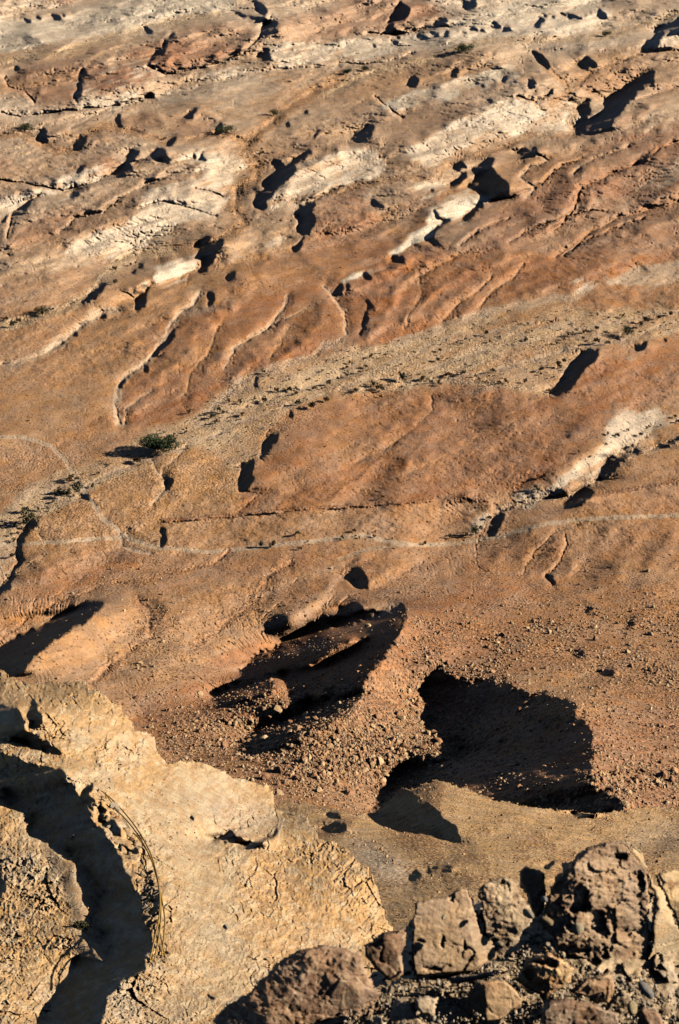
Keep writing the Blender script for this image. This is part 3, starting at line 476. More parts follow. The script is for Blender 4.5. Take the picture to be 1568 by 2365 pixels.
he = erode(h, MPP, MPY, (.05, -.05), n=60000, batches=5)
dh = he - h; dh = dh - blur(dh, 40); dh = np.clip(dh * 2.2, -7 * MPP, 1.2) * (1 - .8 * want)
print('erosion', time.time() - T0, dh.std(), dh.min(), dh.max())
h = h + dh
for t, s, wd, dep, c, k, gr in LINES:
    if dep: d = g.dist(P(t, s), wd * 5); h -= dep * (1 + 1.1 * fb * (wd < 8)) * (.55 * np.exp(-(d / (wd * .5)) ** 2) + .75 * np.exp(-(d / (wd * 1.8)) ** 2)) * (.8 + .5 * noise(g.U / 30, g.V / 30, 3))
ex0 = (h - hsol) * (1 - .9 * blur(want, 2)); h = solve(g, want, soft, MPP, lambda q: base0(q + ex0), 210.0, .10, 6) + ex0
print('h range', h.min(), h.max())
POS = base0(h)
# colour
nz = fbm(XA / 120, XB / 45, 5, 71)
col = np.zeros(g.U.shape + (3,)) + np.array(TAN); col = paint(col, smooth(-.2, .5, nz) * .5, BROWN)
for t, s, c, k in SOIL:
    col = paint(col, np.clip(g.poly(P(t, s), 6) * k * (.85 + .5 * nz), 0, 1), c)
col = paint(col, smooth(.15, .5, ridged(XA / 60, XB / 16, 3, 91) * .5 + nz * .3) * .20, BEIGE)
wd_m = np.maximum(g.poly(WADI, 7), g.poly(WADI2, 5)); wd_m = smooth(.2, .8, wd_m + .5 * fbm(XA / 50, XB / 9, 4, 87) * (wd_m > .02))
patch = smooth(-.3, .3, fbm(XA / 60, XB / 14, 4, 15))
col = paint(col, wd_m * (.5 + .5 * patch), BED)
strk = fbm((X - XB * .3) / 16, XB / 5, 4, 401)
for t, s, sl, c, k in PALE:
    if k: m = g.poly(P(t, s), 4 if k > .85 else 9); col = paint(col, smooth(.22, .78, m + (strk + .25 * nz) * .45 * (m > .02)) * k * (.75 + .25 * smooth(-.6, .3, nz)), c)
grit = .15 + .35 * wd_m
for t, s, k in ROCKY: grit = np.maximum(grit, g.poly(P(t, s), 12) * k * smooth(-.8, .2, fbm(X / 22, Y / 22, 3, 19)))
for t, s, wd, dep, c, k, gr in LINES:
    d = g.dist(P(t, s), wd * 4); m = smooth(wd * 1.25, wd * .7, d + 2.0 * noise(g.U / 6, g.V / 6, 8) * (gr >= 0))
    col = paint(col, m * k, c); grit = grit * (1 - m) + max(gr, 0) * m
# sheet of land beyond the detailed part, out to the horizon
ground = structure(grid_mesh('ground', POS, M_PLAIN, col, grit))
top = POS[0]
rows = [top]
for k, yy in enumerate((1.25, 1.8, 3.0, 6.0, 14.0)):
    rows.append(np.stack([top[:, 0] * yy, top[:, 1] * yy, top[:, 2] * max(0, .6 - k * .3) + 0 * top[:, 0]], -1))
R_ = np.stack(rows[::-1], 0)[:, ::12]; fc = np.zeros(R_.shape) + np.array(BEIGE)
R_[-1, :, 2] -= .3
structure(grid_mesh('far_ground', R_, M_PLAIN, fc, np.zeros(R_.shape[:2]) + .3))
# ------------------------------------------------------------------ cliffs and spurs below the viewpoint
def tps(pts):
    p = np.array(pts, float); x = p[:, :2] / 400.0; n = len(p)
    K = ((x[:, None] - x[None]) ** 2).sum(-1); K = np.where(K > 0, K * np.log(K + 1e-12), 0) + np.eye(n) * .02
    A = np.block([[K, np.c_[np.ones(n), x]], [np.c_[np.ones(n), x].T, np.zeros((3, 3))]])
    wt = np.linalg.solve(A, np.r_[np.log(p[:, 2]), 0, 0, 0])
    def f(U, V):
        a = U / 400.0; b = V / 400.0; r = wt[n] + wt[n + 1] * a + wt[n + 2] * b
        for i in range(n):
            k = (a - x[i, 0]) ** 2 + (b - x[i, 1]) ** 2; r = r + wt[i] * k * np.log(k + 1e-12)
        return np.exp(r)
    return f
def layer(g, tf, shade, dim, ell, beta, extra, flat=None):
    T = tf(g.U, g.V); mpp = T / F; dz = ray(g.U, g.V)[2]; z = CAMH + dz * T
    def base(h): return at_t(g.U, g.V, (z + h - CAMH) / dz)
    want = np.zeros(g.U.shape)
    for t, s in shade: want = np.maximum(want, g.poly(P(t, s), 1))
    soft = np.zeros(g.U.shape)
    for t, s, a in dim: soft += a * g.poly(P(t, s), 4) * (1 - want)
    ex = extra(mpp, want) * (1 - .85 * blur(np.maximum(want, g.poly(flat, 3)) if flat is not None else want, 3))
    hs = solve(g, want, np.clip(soft, -1.3, .37), mpp, lambda h: base(h + ex), ell, beta, 6, .85)
    return T, mpp, want, base, hs + ex

# the gravelly spur in the middle distance
gm = Grid(540, 1740, 1780, 2330, 1.7, warp=6.0, ws=18, seed=61)
MID_OUT = P(0, "560,1850 640,1848 700,1852 784,1866 830,1878 862,1878 880,1864 900,1838 928,1815 950,1820 985,1806 1010,1796 1060,1812 1100,1828 1140,1845 1200,1856 1280,1867 1370,1877 1440,1868 1500,1860 1900,1850 1900,2500 560,2500")
mid_t = tps([(560,1860,275),(784,1866,268),(700,1900,238),(880,1868,246),(930,1818,252),(1010,1798,256),(1200,1858,250),(1430,1868,262),(1568,1850,285),(1740,1850,290),(1060,1940,205),(880,1898,232),(784,1950,195),
             (900,2140,115),(1200,2060,140),(1568,2010,180),(1740,2020,190),(900,2020,155),(1060,2030,150),(784,2300,85),(1500,2300,110)])
def ex_mid(mpp, want):
    c1, e1 = cells(gm.U / 34, gm.V / 22, 5, .8); c2, e2 = cells(gm.U / 11, gm.V / 8, 9, .8)
    q = fbm(gm.U / 60, gm.V / 40, 4, 14)
    rocky = smooth(-.3, .5, q) * .8 + .2
    st = fbm(gm.U / 40 + gm.V / 90, gm.V / 5 - gm.U / 14, 4, 16) * gm.poly(P(8, "60,300 340,440 600,430 640,560 330,640 240,740 180,600"), 12)
    return mpp * (c1 * 3.0 * rocky + c2 * 2.2 * rocky + q * 6 + st * 3.5 + fbm(gm.U / 8, gm.V / 6, 4, 18, .6) * 1.7)
mid_shade = [(8, "285,78 300,95 340,118 372,160 440,188 480,230 522,268 552,300 562,347 420,300 300,293 190,248 195,195 250,110"), (8, "325,492 348,468 382,480 372,512 330,518"), (8, "930,450 1010,430 1000,445 940,462"),
             (7, "1480,268 1550,258 1600,262 1590,292 1500,285"), (7, "1500,210 1560,205 1570,222 1510,225"), (8, "400,470 520,455 520,468 400,485"), (8, "280,350 330,320 300,345"),
             (8, "1060,205 1130,200 1200,190 1160,215 1080,222"), (7, "1460,335 1500,340 1485,352")]
mid_dim = [(8, "330,470 560,440 640,480 600,560 480,580 380,620 320,620", .3), (8, "1440,330 1568,300 1568,460 1480,440", .15), (8, "0,350 120,350 330,500 330,640 230,720 100,400", .10), (8, "250,340 420,350 620,440 440,450 300,420", .12),
           (7, "1280,160 1568,160 1568,340 1400,330", .14), (8, "390,60 560,80 700,130 980,190 900,230 600,200 480,180", -.10), (8, "600,330 900,200 1300,180 1568,230 1500,330 1000,460 650,440", -.30), (8, "440,60 560,80 700,130 980,190 900,260 600,300 520,230", -.15)]
Tm, MPm, want_m, base_m, hm = layer(gm, mid_t, mid_shade, mid_dim, 120.0, .08, ex_mid)
PM = base_m(hm)
nm = fbm(gm.U / 50, gm.V / 30, 5, 33)
cm = np.zeros(gm.U.shape + (3,)) + np.array((.58, .375, .19)); cm = paint(cm, smooth(-.1, .7, nm) * .35, RED)
cm = paint(cm, gm.poly(P(8, "-300,300 0,330 200,370 340,440 700,430 900,400 1100,330 1000,440 700,560 500,800 0,900 -300,700"), 14) * .15, (.46, .35, .23))
cm = paint(cm, gm.poly(P(8, "20,330 160,360 320,440 310,540 180,500 100,420"), 10) * .7, MARL)
cm = paint(cm, gm.poly(P(8, "1250,330 1568,240 1700,300 1700,400 1450,380"), 14) * .4, GREY)
MID_M = gm.poly(MID_OUT, 0) > .5
structure(grid_mesh('rocky_spur', PM, M_SPUR, cm, .35 + .5 * smooth(-.2, .4, nm), MID_M, 30.0))

# the near cliff with the sunken path
gc = Grid(-90, 940, 1510, 2440, 1.5, warp=8.0, ws=26, seed=81)
CL_OUT = P(0, "-200,1535 0,1548 45,1560 70,1578 100,1572 130,1578 200,1568 215,1590 235,1603 270,1618 285,1640 297,1668 315,1682 340,1692 362,1700 370,1742 390,1757 440,1758 480,1765 540,1790 590,1800 622,1813 636,1842 640,1870 700,1878 720,1905 737,1932 784,1942 820,1975 850,2010 880,2060 900,2135 915,2200 925,2700 -200,2700")
cl_t = tps([(-90,1540,72),(100,1575,66),(230,1605,60),(370,1745,58),(636,1840,66),(640,1890,60),(735,1935,54),(850,2010,48),(900,2140,43),(0,1700,50),(200,1850,44),(400,1900,46),(0,1950,40),(150,2100,36),
            (330,2100,35),(500,2050,40),(700,2100,41),(0,2364,27),(200,2364,28),(350,2250,31),(550,2300,31),(850,2300,34),(-90,2100,36),(600,1950,52)])
def ex_cl(mpp, want):
    U, V = gc.U, gc.V; wu = fbm(U / 60, V / 60, 3, 301) * 14
    c0, _ = cells((U + wu) / 80, (V + wu) / 60, 303, 1.0); c1, e1 = cells((U + wu) / 30, (V - wu) / 22, 305, 1.0); c2, e2 = cells((U - wu) / 13, (V + wu) / 10, 309, 1.0); c3, e3 = cells(U / 6.5, V / 5.5, 313, 1.0)
    q = smooth(-.35, .35, fbm(U / 90, V / 70, 4, 315))
    dust = gc.poly(P(7, "560,180 820,60 1050,60 950,250 960,420 1130,560 1130,800 1200,1000 980,1100 860,1182 640,1182 800,900 780,620 740,400 640,250"), 22)
    rk = (.35 + .65 * q) * (1 - .8 * dust)
    return mpp * (c0 * 20 * rk + c1 * 15 * rk + c2 * 10 * rk + c3 * 4.0 * (rk + .12) + fbm(U / 26, V / 26, 5, 317, .6) * 4 * (1 - .5 * dust) + (ridged((U + wu) / 50, (V - wu) / 34, 5, 331) - .5) * 1.0 * rk)
CREV = "-300,-140 0,-85 60,-50 130,-25 190,-10 290,0 322,60 352,110 402,180 442,240 482,310 560,430 602,520 642,590 650,650 658,720 685,790 695,850 662,900 640,950 545,1000 500,1060 450,1250 170,1250 250,1080 290,1000 330,940 352,880 372,868 500,897 502,850 488,830 448,760 443,690 465,660 460,610 478,575 440,530 390,480 350,420 270,360 240,345 170,320 140,280 130,230 110,190 60,180 30,140 -5,95 -300,20"
cl_shade = [(7, CREV), (0, "-90,1632 0,1640 40,1668 75,1700 55,1708 0,1700 -90,1690"), (5, "-200,840 0,900 40,902 72,880 60,905 100,950 112,1000 160,1040 220,1060 280,1100 275,1120 200,1100 120,1060 60,1010 0,1000 -200,960"), (5, "120,955 150,880 182,862 170,905 190,960 160,1000 130,985"),
            (7, "380,95 400,80 430,82 425,110 440,160 430,200 400,170 378,130"), (7, "450,140 470,180 500,230 540,262 560,290 555,320 520,290 480,250 450,205"), (7, "560,330 610,370 640,400 600,400 560,372"), (7, "690,600 735,560 735,610 720,690 700,680 700,640"),
            (7, "980,342 1010,315 1060,298 1100,320 1130,337 1200,328 1250,312 1287,270 1293,290 1250,327 1180,347 1120,362 1060,345 1000,347"), (7, "-80,470 8,480 20,540 8,600 -80,640"), (7, "1040,715 1058,720 1062,745 1050,740"), (7, "860,222 880,220 882,245 866,240"),
            (7, "955,1055 985,1070 980,1085"), (7, "740,850 765,850 755,868"), (7, "650,560 690,600 700,615 660,610")]
cl_dim = [(7, "180,310 240,350 350,420 475,575 460,660 445,700 500,850 480,890 360,870 330,700 300,560 250,450", .10), (7, "130,270 200,380 260,460 300,540 330,690 350,800 330,930 200,1130 60,1182 0,1182 0,560 60,300", -.26), (7, "-150,120 0,130 130,260 60,300 0,560 -150,560", -.25),
          (5, "40,740 360,790 440,900 470,1000 600,1120 420,1120 230,960 180,880 40,850", -.30), (7, "900,130 1080,140 1260,160 1280,260 1100,330 1000,300", -.15), (7, "1130,420 1280,330 1568,400 1720,560 1800,780 1500,830 1200,900 1130,600", -.30),
          (7, "1270,290 1400,260 1440,340 1568,380 1500,420 1300,380", -.2), (7, "700,1182 830,960 1100,1060 980,1182", -.12), (7, "500,1020 660,960 820,1000 800,1182 460,1182", -.22), (7, "760,380 860,400 900,560 830,700 760,560", -.15)]
Tc, MPc, want_c, base_c, hc = layer(gc, cl_t, cl_shade, cl_dim, 110.0, .10, ex_cl, P(7, '150,290 240,345 350,420 475,575 462,660 445,700 500,850 485,892 360,872 325,700 290,560 230,450'))
ed = gc.dist(CL_OUT, 60); hc = hc - MPc * 16 * np.clip(1 - ed / 34, 0, 1) ** 2 * (1.0 + .8 * fbm(gc.U / 16, gc.V / 14, 3, 345))
PC = base_c(hc)
nc = fbm(gc.U / 60, gc.V / 50, 5, 333); nf = fbm(gc.U / 14, gc.V / 12, 4, 335)
cc = np.zeros(gc.U.shape + (3,)) + np.array((.48, .31, .155)); cc = paint(cc, smooth(0, .6, nc) * .5, (.55, .36, .17)); cc = paint(cc, smooth(-.05, -.6, nc) * .5, (.52, .42, .29))
cc = paint(cc, gc.poly(P(7, "560,180 820,60 1050,60 950,250 960,420 1130,560 1130,800 1200,1000 980,1100 860,1182 640,1182 800,900 780,620 740,400 640,250"), 20) * .65, (.47, .365, .24))
cc = paint(cc, gc.poly(P(7, "1130,420 1280,330 1568,400 1720,560 1800,780 1500,830 1200,900 1130,600"), 20) * .55, (.56, .335, .15))
cc = paint(cc, gc.poly(P(7, "900,130 1080,140 1260,160 1290,280 1100,330 1000,320"), 8) * .7, (.46, .36, .26))
cc = paint(cc, gc.poly(P(7, "0,340 130,330 260,480 300,560 200,500 60,560 0,600"), 12) * .5, (.45, .38, .28))
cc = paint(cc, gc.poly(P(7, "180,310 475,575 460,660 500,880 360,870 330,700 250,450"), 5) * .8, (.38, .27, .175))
cc = paint(cc, gc.poly(P(7, "500,1020 640,960 660,1182 450,1182"), 12) * .5, (.42, .36, .28))
cc = paint(cc, smooth(.25, .6, nf) * .5, (.60, .48, .31)); cc = paint(cc, smooth(-.25, -.7, nf) * .5, (.42, .26, .13))
CL_M = gc.poly(CL_OUT, 0) > .5
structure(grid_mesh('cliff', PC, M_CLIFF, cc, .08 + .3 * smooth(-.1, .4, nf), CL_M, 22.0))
# ------------------------------------------------------------------ loose rocks, plants, handrail, near boulders
def sample(gr, arr, u, v):
    x = np.clip((np.asarray(u, float) - gr.us[0]) / gr.st, 0, len(gr.us) - 1.01); y = np.clip((np.asarray(v, float) - gr.vs[0]) / gr.st, 0, len(gr.vs) - 1.01)
    i = y.astype(int); j = x.astype(int); fx = (x - j)[..., None]; fy = (y - i)[..., None]
    return (arr[i, j] * (1 - fx) + arr[i, j + 1] * fx) * (1 - fy) + (arr[i + 1, j] * (1 - fx) + arr[i + 1, j + 1] * fx) * fy
import bmesh
def ico(sub):
    bm = bmesh.new(); bmesh.ops.create_icosphere(bm, subdivisions=sub, radius=1); v = np.array([q.co[:] for q in bm.verts]); f = np.array([[q.index for q in p.verts] for p in bm.faces]); bm.free(); return v, f
ICO = {s: ico(s) for s in (1, 2, 3, 4)}
def rock_verts(sub, r, cuts=9, rough=.06):
    v, f = ICO[sub]; v = v.copy()
    for _ in range(cuts):                                   # chop flat faces off a ball
        n = r.normal(size=3); n /= np.linalg.norm(n); d = v @ n; lim = r.uniform(.45, .85); k = d > lim
        v[k] -= np.outer(d[k] - lim, n)
    nn = fbm(v[:, 0] * 2.2 + 5 * v[:, 2], v[:, 1] * 2.2 - 3 * v[:, 2], 3, int(r.integers(999))); v = v * (1 + rough * nn)[:, None]
    return v * r.uniform(.7, 1.25, 3), f
npr = np.random.default_rng(42)
def simple_mat(name, c, size, mott=.25): return rock_mat(name, size, bump=.8, mott=mott, speck=.3, tint=c)
M_ROCK = [simple_mat('talus_rock_a', (.42, .25, .14), .5), simple_mat('talus_rock_b', (.34, .19, .11), .5), simple_mat('talus_rock_c', (.52, .36, .21), .5)]
# --- talus boulders
def dens(u, v):
    d = np.zeros(u.shape)
    d += np.exp(-(((u - 800) / 190) ** 2 + ((v - 1730) / 110) ** 2)) * 1.6
    d += np.exp(-(((u - 600) / 160) ** 2 + ((v - 1640) / 90) ** 2)) * .5 + np.exp(-(((u - 800) / 110) ** 2 + ((v - 1510) / 30) ** 2)) * .35
    d += smooth(1330, 1480, v) * smooth(880, 1000, u) * (.35 + .5 * smooth(-.1, .5, fbm(u / 90, v / 60, 3, 77)))
    d += np.exp(-(((u - 360) / 60) ** 2 + ((v - 1470) / 110) ** 2)) * .5 + np.exp(-(((u - 640) / 130) ** 2 + ((v - 1440) / 60) ** 2)) * .2
    d += np.exp(-(((u - 450) / 110) ** 2 + ((v - 1700) / 70) ** 2)) * .6 + .05 * (v > 1260)
    d *= 1 - .5 * (sample(g, want[..., None], u, v)[..., 0] > .5) * (v > 1540) * (u > 960)
    return d
cu = npr.uniform(-60, 1640, 170000); cv = npr.uniform(1240, 1900, 170000); keep = npr.uniform(0, 1.6, 170000) < dens(cu, cv) * .9; cu, cv = cu[keep], cv[keep]
sz = np.exp(npr.normal(-1.15, .50, len(cu))) * (.75 + .5 * np.clip(dens(cu, cv), 0, 1)); sz = np.clip(sz * .8, .12, 1.5)
order = np.argsort(-sz / (cv * 0 + 1)); cu, cv, sz = cu[order][:30000], cv[order][:30000], sz[order][:30000]
cp = sample(g, POS, cu, cv)
def vis0(u, v): return ~(np.array([bool(a) for a in in_poly(CL_OUT, u, v)]) | in_poly(MID_OUT, u, v)) & (u > 0) & (u < 1568)
def in_poly(pts, x, y):
    ins = np.zeros(x.shape, bool)
    for k in range(len(pts)):
        x1, y1 = pts[k]; x2, y2 = pts[(k + 1) % len(pts)]
        if y1 != y2: ins ^= ((y1 > y) != (y2 > y)) & (x < (x2 - x1) * (y - y1) / (y2 - y1) + x1)
    return ins
vis = vis0(cu, cv)
protos = []
for k in range(9):
    v, f = rock_verts(2, npr); me = mesh_np('boulder', v, f, M_ROCK[k % 3], smooth_=False); protos.append(me)
big = np.where(vis)[0][:250]; isbig = np.zeros(len(cu), bool); isbig[big] = True
for i in big:
    o = bpy.data.objects.new('boulder', protos[int(npr.integers(9))]); link(o); o.location = cp[i] + np.array([0, 0, sz[i] * .2])
    o.rotation_euler = tuple(npr.uniform(0, 6.28, 3)); o.scale = (sz[i],) * 3
    tag(o, 'rough brown boulder lying among many alike on the rubble slope below the cliff', 'boulder', 'boulders on the rubble slope')
def scatter(name, pos, size, sub, mats, emb=.15, vary=12):
    base = [rock_verts(sub, npr) for _ in range(vary)]; V_, F_, M_, n = [], [], [], 0
    a = npr.uniform(0, 6.28, len(pos)); kk = npr.integers(0, vary, len(pos))
    for i in range(len(pos)):
        v, f = base[kk[i]]; c, s = math.cos(a[i]), math.sin(a[i]); R3 = np.array([[c, -s, 0], [s, c, 0], [0, 0, 1]])
        V_.append((v @ R3.T) * size[i] + pos[i] + np.array([0, 0, size[i] * emb])); F_.append(f + n); M_.append(np.full(len(f), npr.integers(len(mats)))); n += len(v)
    me = mesh_np(name, np.concatenate(V_), np.concatenate(F_), None, smooth_=False)
    for m in mats: me.materials.append(m)
    me.polygons.foreach_set('material_index', np.concatenate(M_).astype(np.int32)); return link(bpy.data.objects.new(name, me))
rest = ~isbig
tag(scatter('rubble', cp[rest], sz[rest], 1, M_ROCK, .2), 'loose brown rubble strewn over the slope below the cliff', 'rubble', kind='stuff')

# --- plants
def leaf_mat(name, c):
    m, t, b = nodes(name); L = t.links.new; tc = N(t, 'ShaderNodeNewGeometry').outputs['Position']; n = N(t, 'ShaderNodeTexNoise', i_Scale=.9, i_Detail=4.0); L(tc, n.inputs['Vector'])
    mr = N(t, 'ShaderNodeMapRange'); L(n.outputs['Fac'], mr.inputs[0]); mr.inputs[1].default_value = .3; mr.inputs[2].default_value = .7; mr.inputs[3].default_value = .5; mr.inputs[4].default_value = 1.5
    rg = N(t, 'ShaderNodeRGB'); rg.outputs[0].default_value = (*c, 1); vm = N(t, 'ShaderNodeVectorMath', operation='SCALE'); L(rg.outputs[0], vm.inputs[0]); L(mr.outputs[0], vm.inputs['Scale']); L(vm.outputs[0], b.inputs['Base Color']); return m
LM = [leaf_mat('olive_leaves', (.06, .06, .03)), leaf_mat('dry_brown_leaves', (.10, .065, .03)), leaf_mat('dark_green_leaves', (.06, .08, .04)), leaf_mat('grey_leaves', (.10, .09, .055))]
BARK, _, bb = nodes('bark'); bb.inputs['Base Color'].default_value = (.10, .07, .045, 1)
def leaf_cloud(r, n, rx, ry, rz, leaf, lumps=7, z0=.35):
    c = r.normal(size=(lumps, 3)) * np.array([.42, .42, .22]); c[:, 2] = np.abs(c[:, 2]) + z0; rad = r.uniform(.28, .5, lumps)
    k = r.integers(0, lumps, n); d = r.normal(size=(n, 3)); d /= np.linalg.norm(d, axis=1)[:, None]
    p = c[k] + d * rad[k][:, None] * r.uniform(.6, 1.05, (n, 1)) * np.array([1, 1, .7]); p[:, 2] = np.abs(p[:, 2]); p = p * np.array([rx, ry, rz])
    a = r.normal(size=(n, 3)); a /= np.linalg.norm(a, axis=1)[:, None]; b = np.cross(a, r.normal(size=(n, 3))); b /= np.linalg.norm(b, axis=1)[:, None]
    a *= leaf; b *= leaf * .6; v = np.stack([p - a, p - b, p + a, p + b], 1).reshape(-1, 3); return v, np.arange(4 * n).reshape(n, 4)
shrub_meshes = []
for k in range(10):
    v, f = leaf_cloud(npr, 240, 1, 1, 1.0, .15); shrub_meshes.append(mesh_np('shrub', v, f, LM[k % 4 if k % 4 != 2 else 0], smooth_=False))
def limb(pts, rad):
    V_, F_ = [], []; n = 7
    for i, (p, r_) in enumerate(zip(pts, rad)):
        for k in range(n): V_.append((p[0] + r_ * math.cos(6.283 * k / n), p[1] + r_ * math.sin(6.283 * k / n), p[2]))
        if i: F_ += [((i - 1) * n + k, (i - 1) * n + (k + 1) % n, i * n + (k + 1) % n, i * n + k) for k in range(n)]
    return V_, F_
def make_tree(u, v, wid, hgt, label, m, asp=.8, n=2600):
    p = sample(g, POS, np.array([u]), np.array([v]))[0]; t = bpy.data.objects.new('acacia_tree', None); link(t); t.location = p + np.array([0, 0, hgt * .22])
    V_, F_ = [], []
    for q in range(4):
        a = npr.uniform(0, 6.28); d = np.array([math.cos(a), math.sin(a), 0]) * wid * .22
        pts = [np.array([0, 0, -.3]) + d * .05, np.array([0, 0, hgt * .3]) + d * .4, np.array([0, 0, hgt * .6]) + d]
        a_, b_ = limb(pts, (wid * .035, wid * .025, wid * .01)); k = len(V_); V_ += a_; F_ += [tuple(x + k for x in y) for y in b_]
    link(bpy.data.objects.new('trunk', mesh_np('trunk', V_, F_, BARK)), t)
    vv, ff = leaf_cloud(npr, n, wid * .62, wid * .62 * asp, hgt * 1.2, wid * .024, 16, .22)
    link(bpy.data.objects.new('crown', mesh_np('crown', vv, ff, LM[m], smooth_=False)), t)
    tag(t, label, 'tree')
make_tree(372, 1040, 13, 6.2, 'large dark green acacia tree standing in the dry riverbed, biggest plant in view', 2, .8, 7000)
make_tree(523, 311, 11, 6, 'dark acacia tree at the bend where two distant streambeds meet', 2); make_tree(60, 302, 9, 4, 'dark bush-like acacia near the left edge beside the distant streambed', 2)
make_tree(98, 729, 7.5, 4, 'low olive acacia in the gravel wash near the left edge', 0); make_tree(1448, 777, 6, 5, 'small green acacia at the head of the shadowed bank on the right', 2)
make_tree(1067, 121, 14, 6, 'dark spreading acacia in the far gravel plain under the pale badland cliffs', 2); make_tree(801, 172, 8, 4, 'small dark acacia on the far stream terrace left of a second smaller one', 2)
make_tree(842, 164, 8, 3.5, 'small brownish acacia on the far stream terrace right of a similar one', 0); make_tree(1397, 84, 8, 4, 'tiny distant acacia at the foot of the farthest pale slope', 2); make_tree(632, 268, 7, 4, 'small dark acacia beside the bare grey terrace edge in the distance', 2)
sh = [(929,882,13),(862,892,10),(880,902,12),(823,908,10),(612,930,9),(752,929,9),(690,935,10),(720,945,14),(492,966,10),(317,1070,11),(162,1110,12),(178,1140,18),(150,1150,14),(135,1140,9),(30,1290,9),(67,1213,20),(60,1182,12),(1035,870,9),(1070,866,9),(1140,860,8),(1250,858,10),(1290,850,9),(1300,838,9),(1010,836,8),
      (975,880,9),(1490,745,10),(1480,755,9),(1520,738,8),(1550,730,8),(1400,797,9),(1378,795,9),(45,745,8),(688,1236,8),(630,1263,10),(605,1262,9),(1095,1234,12),(1110,1225,9),(1040,1243,7),(1075,1240,7),(1130,1200,9),(885,1150,6),(610,862,6),(570,1075,6),(800,870,7),(845,850,7),(640,905,8),(670,905,8),(560,960,8),(515,955,6),(430,1000,6),(980,1259,7),(865,1241,6),(1460,1035,7)]
lines_ = ["430,985 560,915 700,880 860,850 1000,800 1200,760 1400,730 1568,700","784,905 900,890 1030,878 1150,880 1250,880","330,1030 450,985 560,935 680,910 784,900","20,1260 60,1210 110,1160 200,1110 330,1050","784,860 900,830 1100,800 1300,780 1400,760","1200,1150 1284,1090 1400,1020 1568,965","590,1264 700,1255 800,1238 900,1250",
          "0,750 100,725 250,640 380,590","840,230 980,170 1100,110 1300,90","520,540 600,400 600,330","0,310 100,300 200,310 300,290 430,320"]
while len(sh) < 230:
    l = P(0, lines_[int(npr.integers(len(lines_)))]); k = int(npr.integers(len(l) - 1)); q = l[k] + (l[k + 1] - l[k]) * npr.uniform(0, 1); sh.append((q[0] + npr.normal() * 16, q[1] + npr.normal() * 9, npr.uniform(3.5, 7.5) * (.55 if q[1] < 600 else 1)))
for u, v, wpx in sh:
    p = sample(g, POS, np.array([u]), np.array([v]))[0]; t_ = np.linalg.norm(p - np.array([0, 0, CAMH])); s_ = wpx * t_ / F * .98
    o = bpy.data.objects.new('shrub', shrub_meshes[int(npr.integers(10))]); link(o); o.location = p + np.array([0, 0, s_ * .25]); o.scale = (s_ * .85, s_ * .8, s_ * npr.uniform(1.1, 1.6)); o.rotation_euler = (0, 0, npr.uniform(0, 6.28))
    tag(o, 'low dusty desert shrub, one of many alike dotted along the dry riverbeds', 'shrub', 'desert shrubs in the dry riverbeds')
nu = 9000; qu = npr.uniform(-20, 1590, nu); qv = npr.uniform(0, 1330, nu)
wm = np.clip(sample(g, wd_m[..., None], qu, qv)[:, 0], 0, 1) + .16 * np.clip(sample(g, grit[..., None], qu, qv)[:, 0], 0, 1)
k_ = (npr.uniform(0, 1, nu) < wm * (.45 + .5 * smooth(-.1, .3, fbm(qu / 40, qv / 14, 3, 55)))) & (sample(g, want[..., None], qu, qv)[:, 0] < .3); qu, qv = qu[k_], qv[k_]; qp = sample(g, POS, qu, qv)
cl_v, cl_f, cm_i = [], [], []; base_c = [leaf_cloud(npr, 16, 1, 1, .7, .38) for _ in range(8)]; off = 0
for i in range(len(qu)):
    v, f = base_c[i % 8]; s_ = npr.uniform(1.5, 3.6) * np.linalg.norm(qp[i] - np.array([0, 0, CAMH])) / F; cl_v.append(v * s_ + qp[i]); cl_f.append(f + off); off += len(v); cm_i.append(np.full(len(f), (0, 1, 3)[i % 3]))
me = mesh_np('scrub', np.concatenate(cl_v), np.concatenate(cl_f), None, smooth_=False)
for m_ in LM: me.materials.append(m_)
me.polygons.foreach_set('material_index', np.concatenate(cm_i).astype(np.int32))
tag(link(bpy.data.objects.new('scrub', me)), 'sparse tiny dry scrub speckling the gravel washes', 'scrub', kind='stuff')
# green tuft on the path
tp = sample(gc, PC, np.array([185.]), np.array([2142.]))[0]; v, f = leaf_cloud(npr, 500, .26, .2, .2, .03); tuft = link(bpy.data.objects.new('plant', mesh_np('plant', v, f, LM[0], smooth_=False))); tuft.location = tp
tag(tuft, 'small green tuft growing on the sunlit path ledge in the cliff', 'plant')

# --- rocks on the near cliff
M_CR = [simple_mat('cliff_rock_a', (.50, .35, .20), .1), simple_mat('cliff_rock_b', (.42, .34, .25), .1), simple_mat('cliff_rock_c', (.52, .29, .13), .1)]
def stone(name, u, v, wpx, tf_pos, mat, label, cat, group=None, sub=3, squash=(1, 1, 1), cuts=9, emb=.25, rough=.06):
    p = tf_pos; t_ = np.linalg.norm(p - np.array([0, 0, CAMH])); s_ = wpx * .5 * t_ / F
    vv, ff = rock_verts(sub, npr, cuts, rough); o = link(bpy.data.objects.new(name, mesh_np(name, vv, ff, mat, smooth_=(cuts == 0)))); o.scale = (s_ * squash[0], s_ * squash[1], s_ * squash[2]); o.rotation_euler = (npr.uniform(-.5, .5), npr.uniform(-.5, .5), npr.uniform(0, 6.28))
    o.location = p + np.array([0, 0, s_ * emb]); return tag(o, label, cat, group)
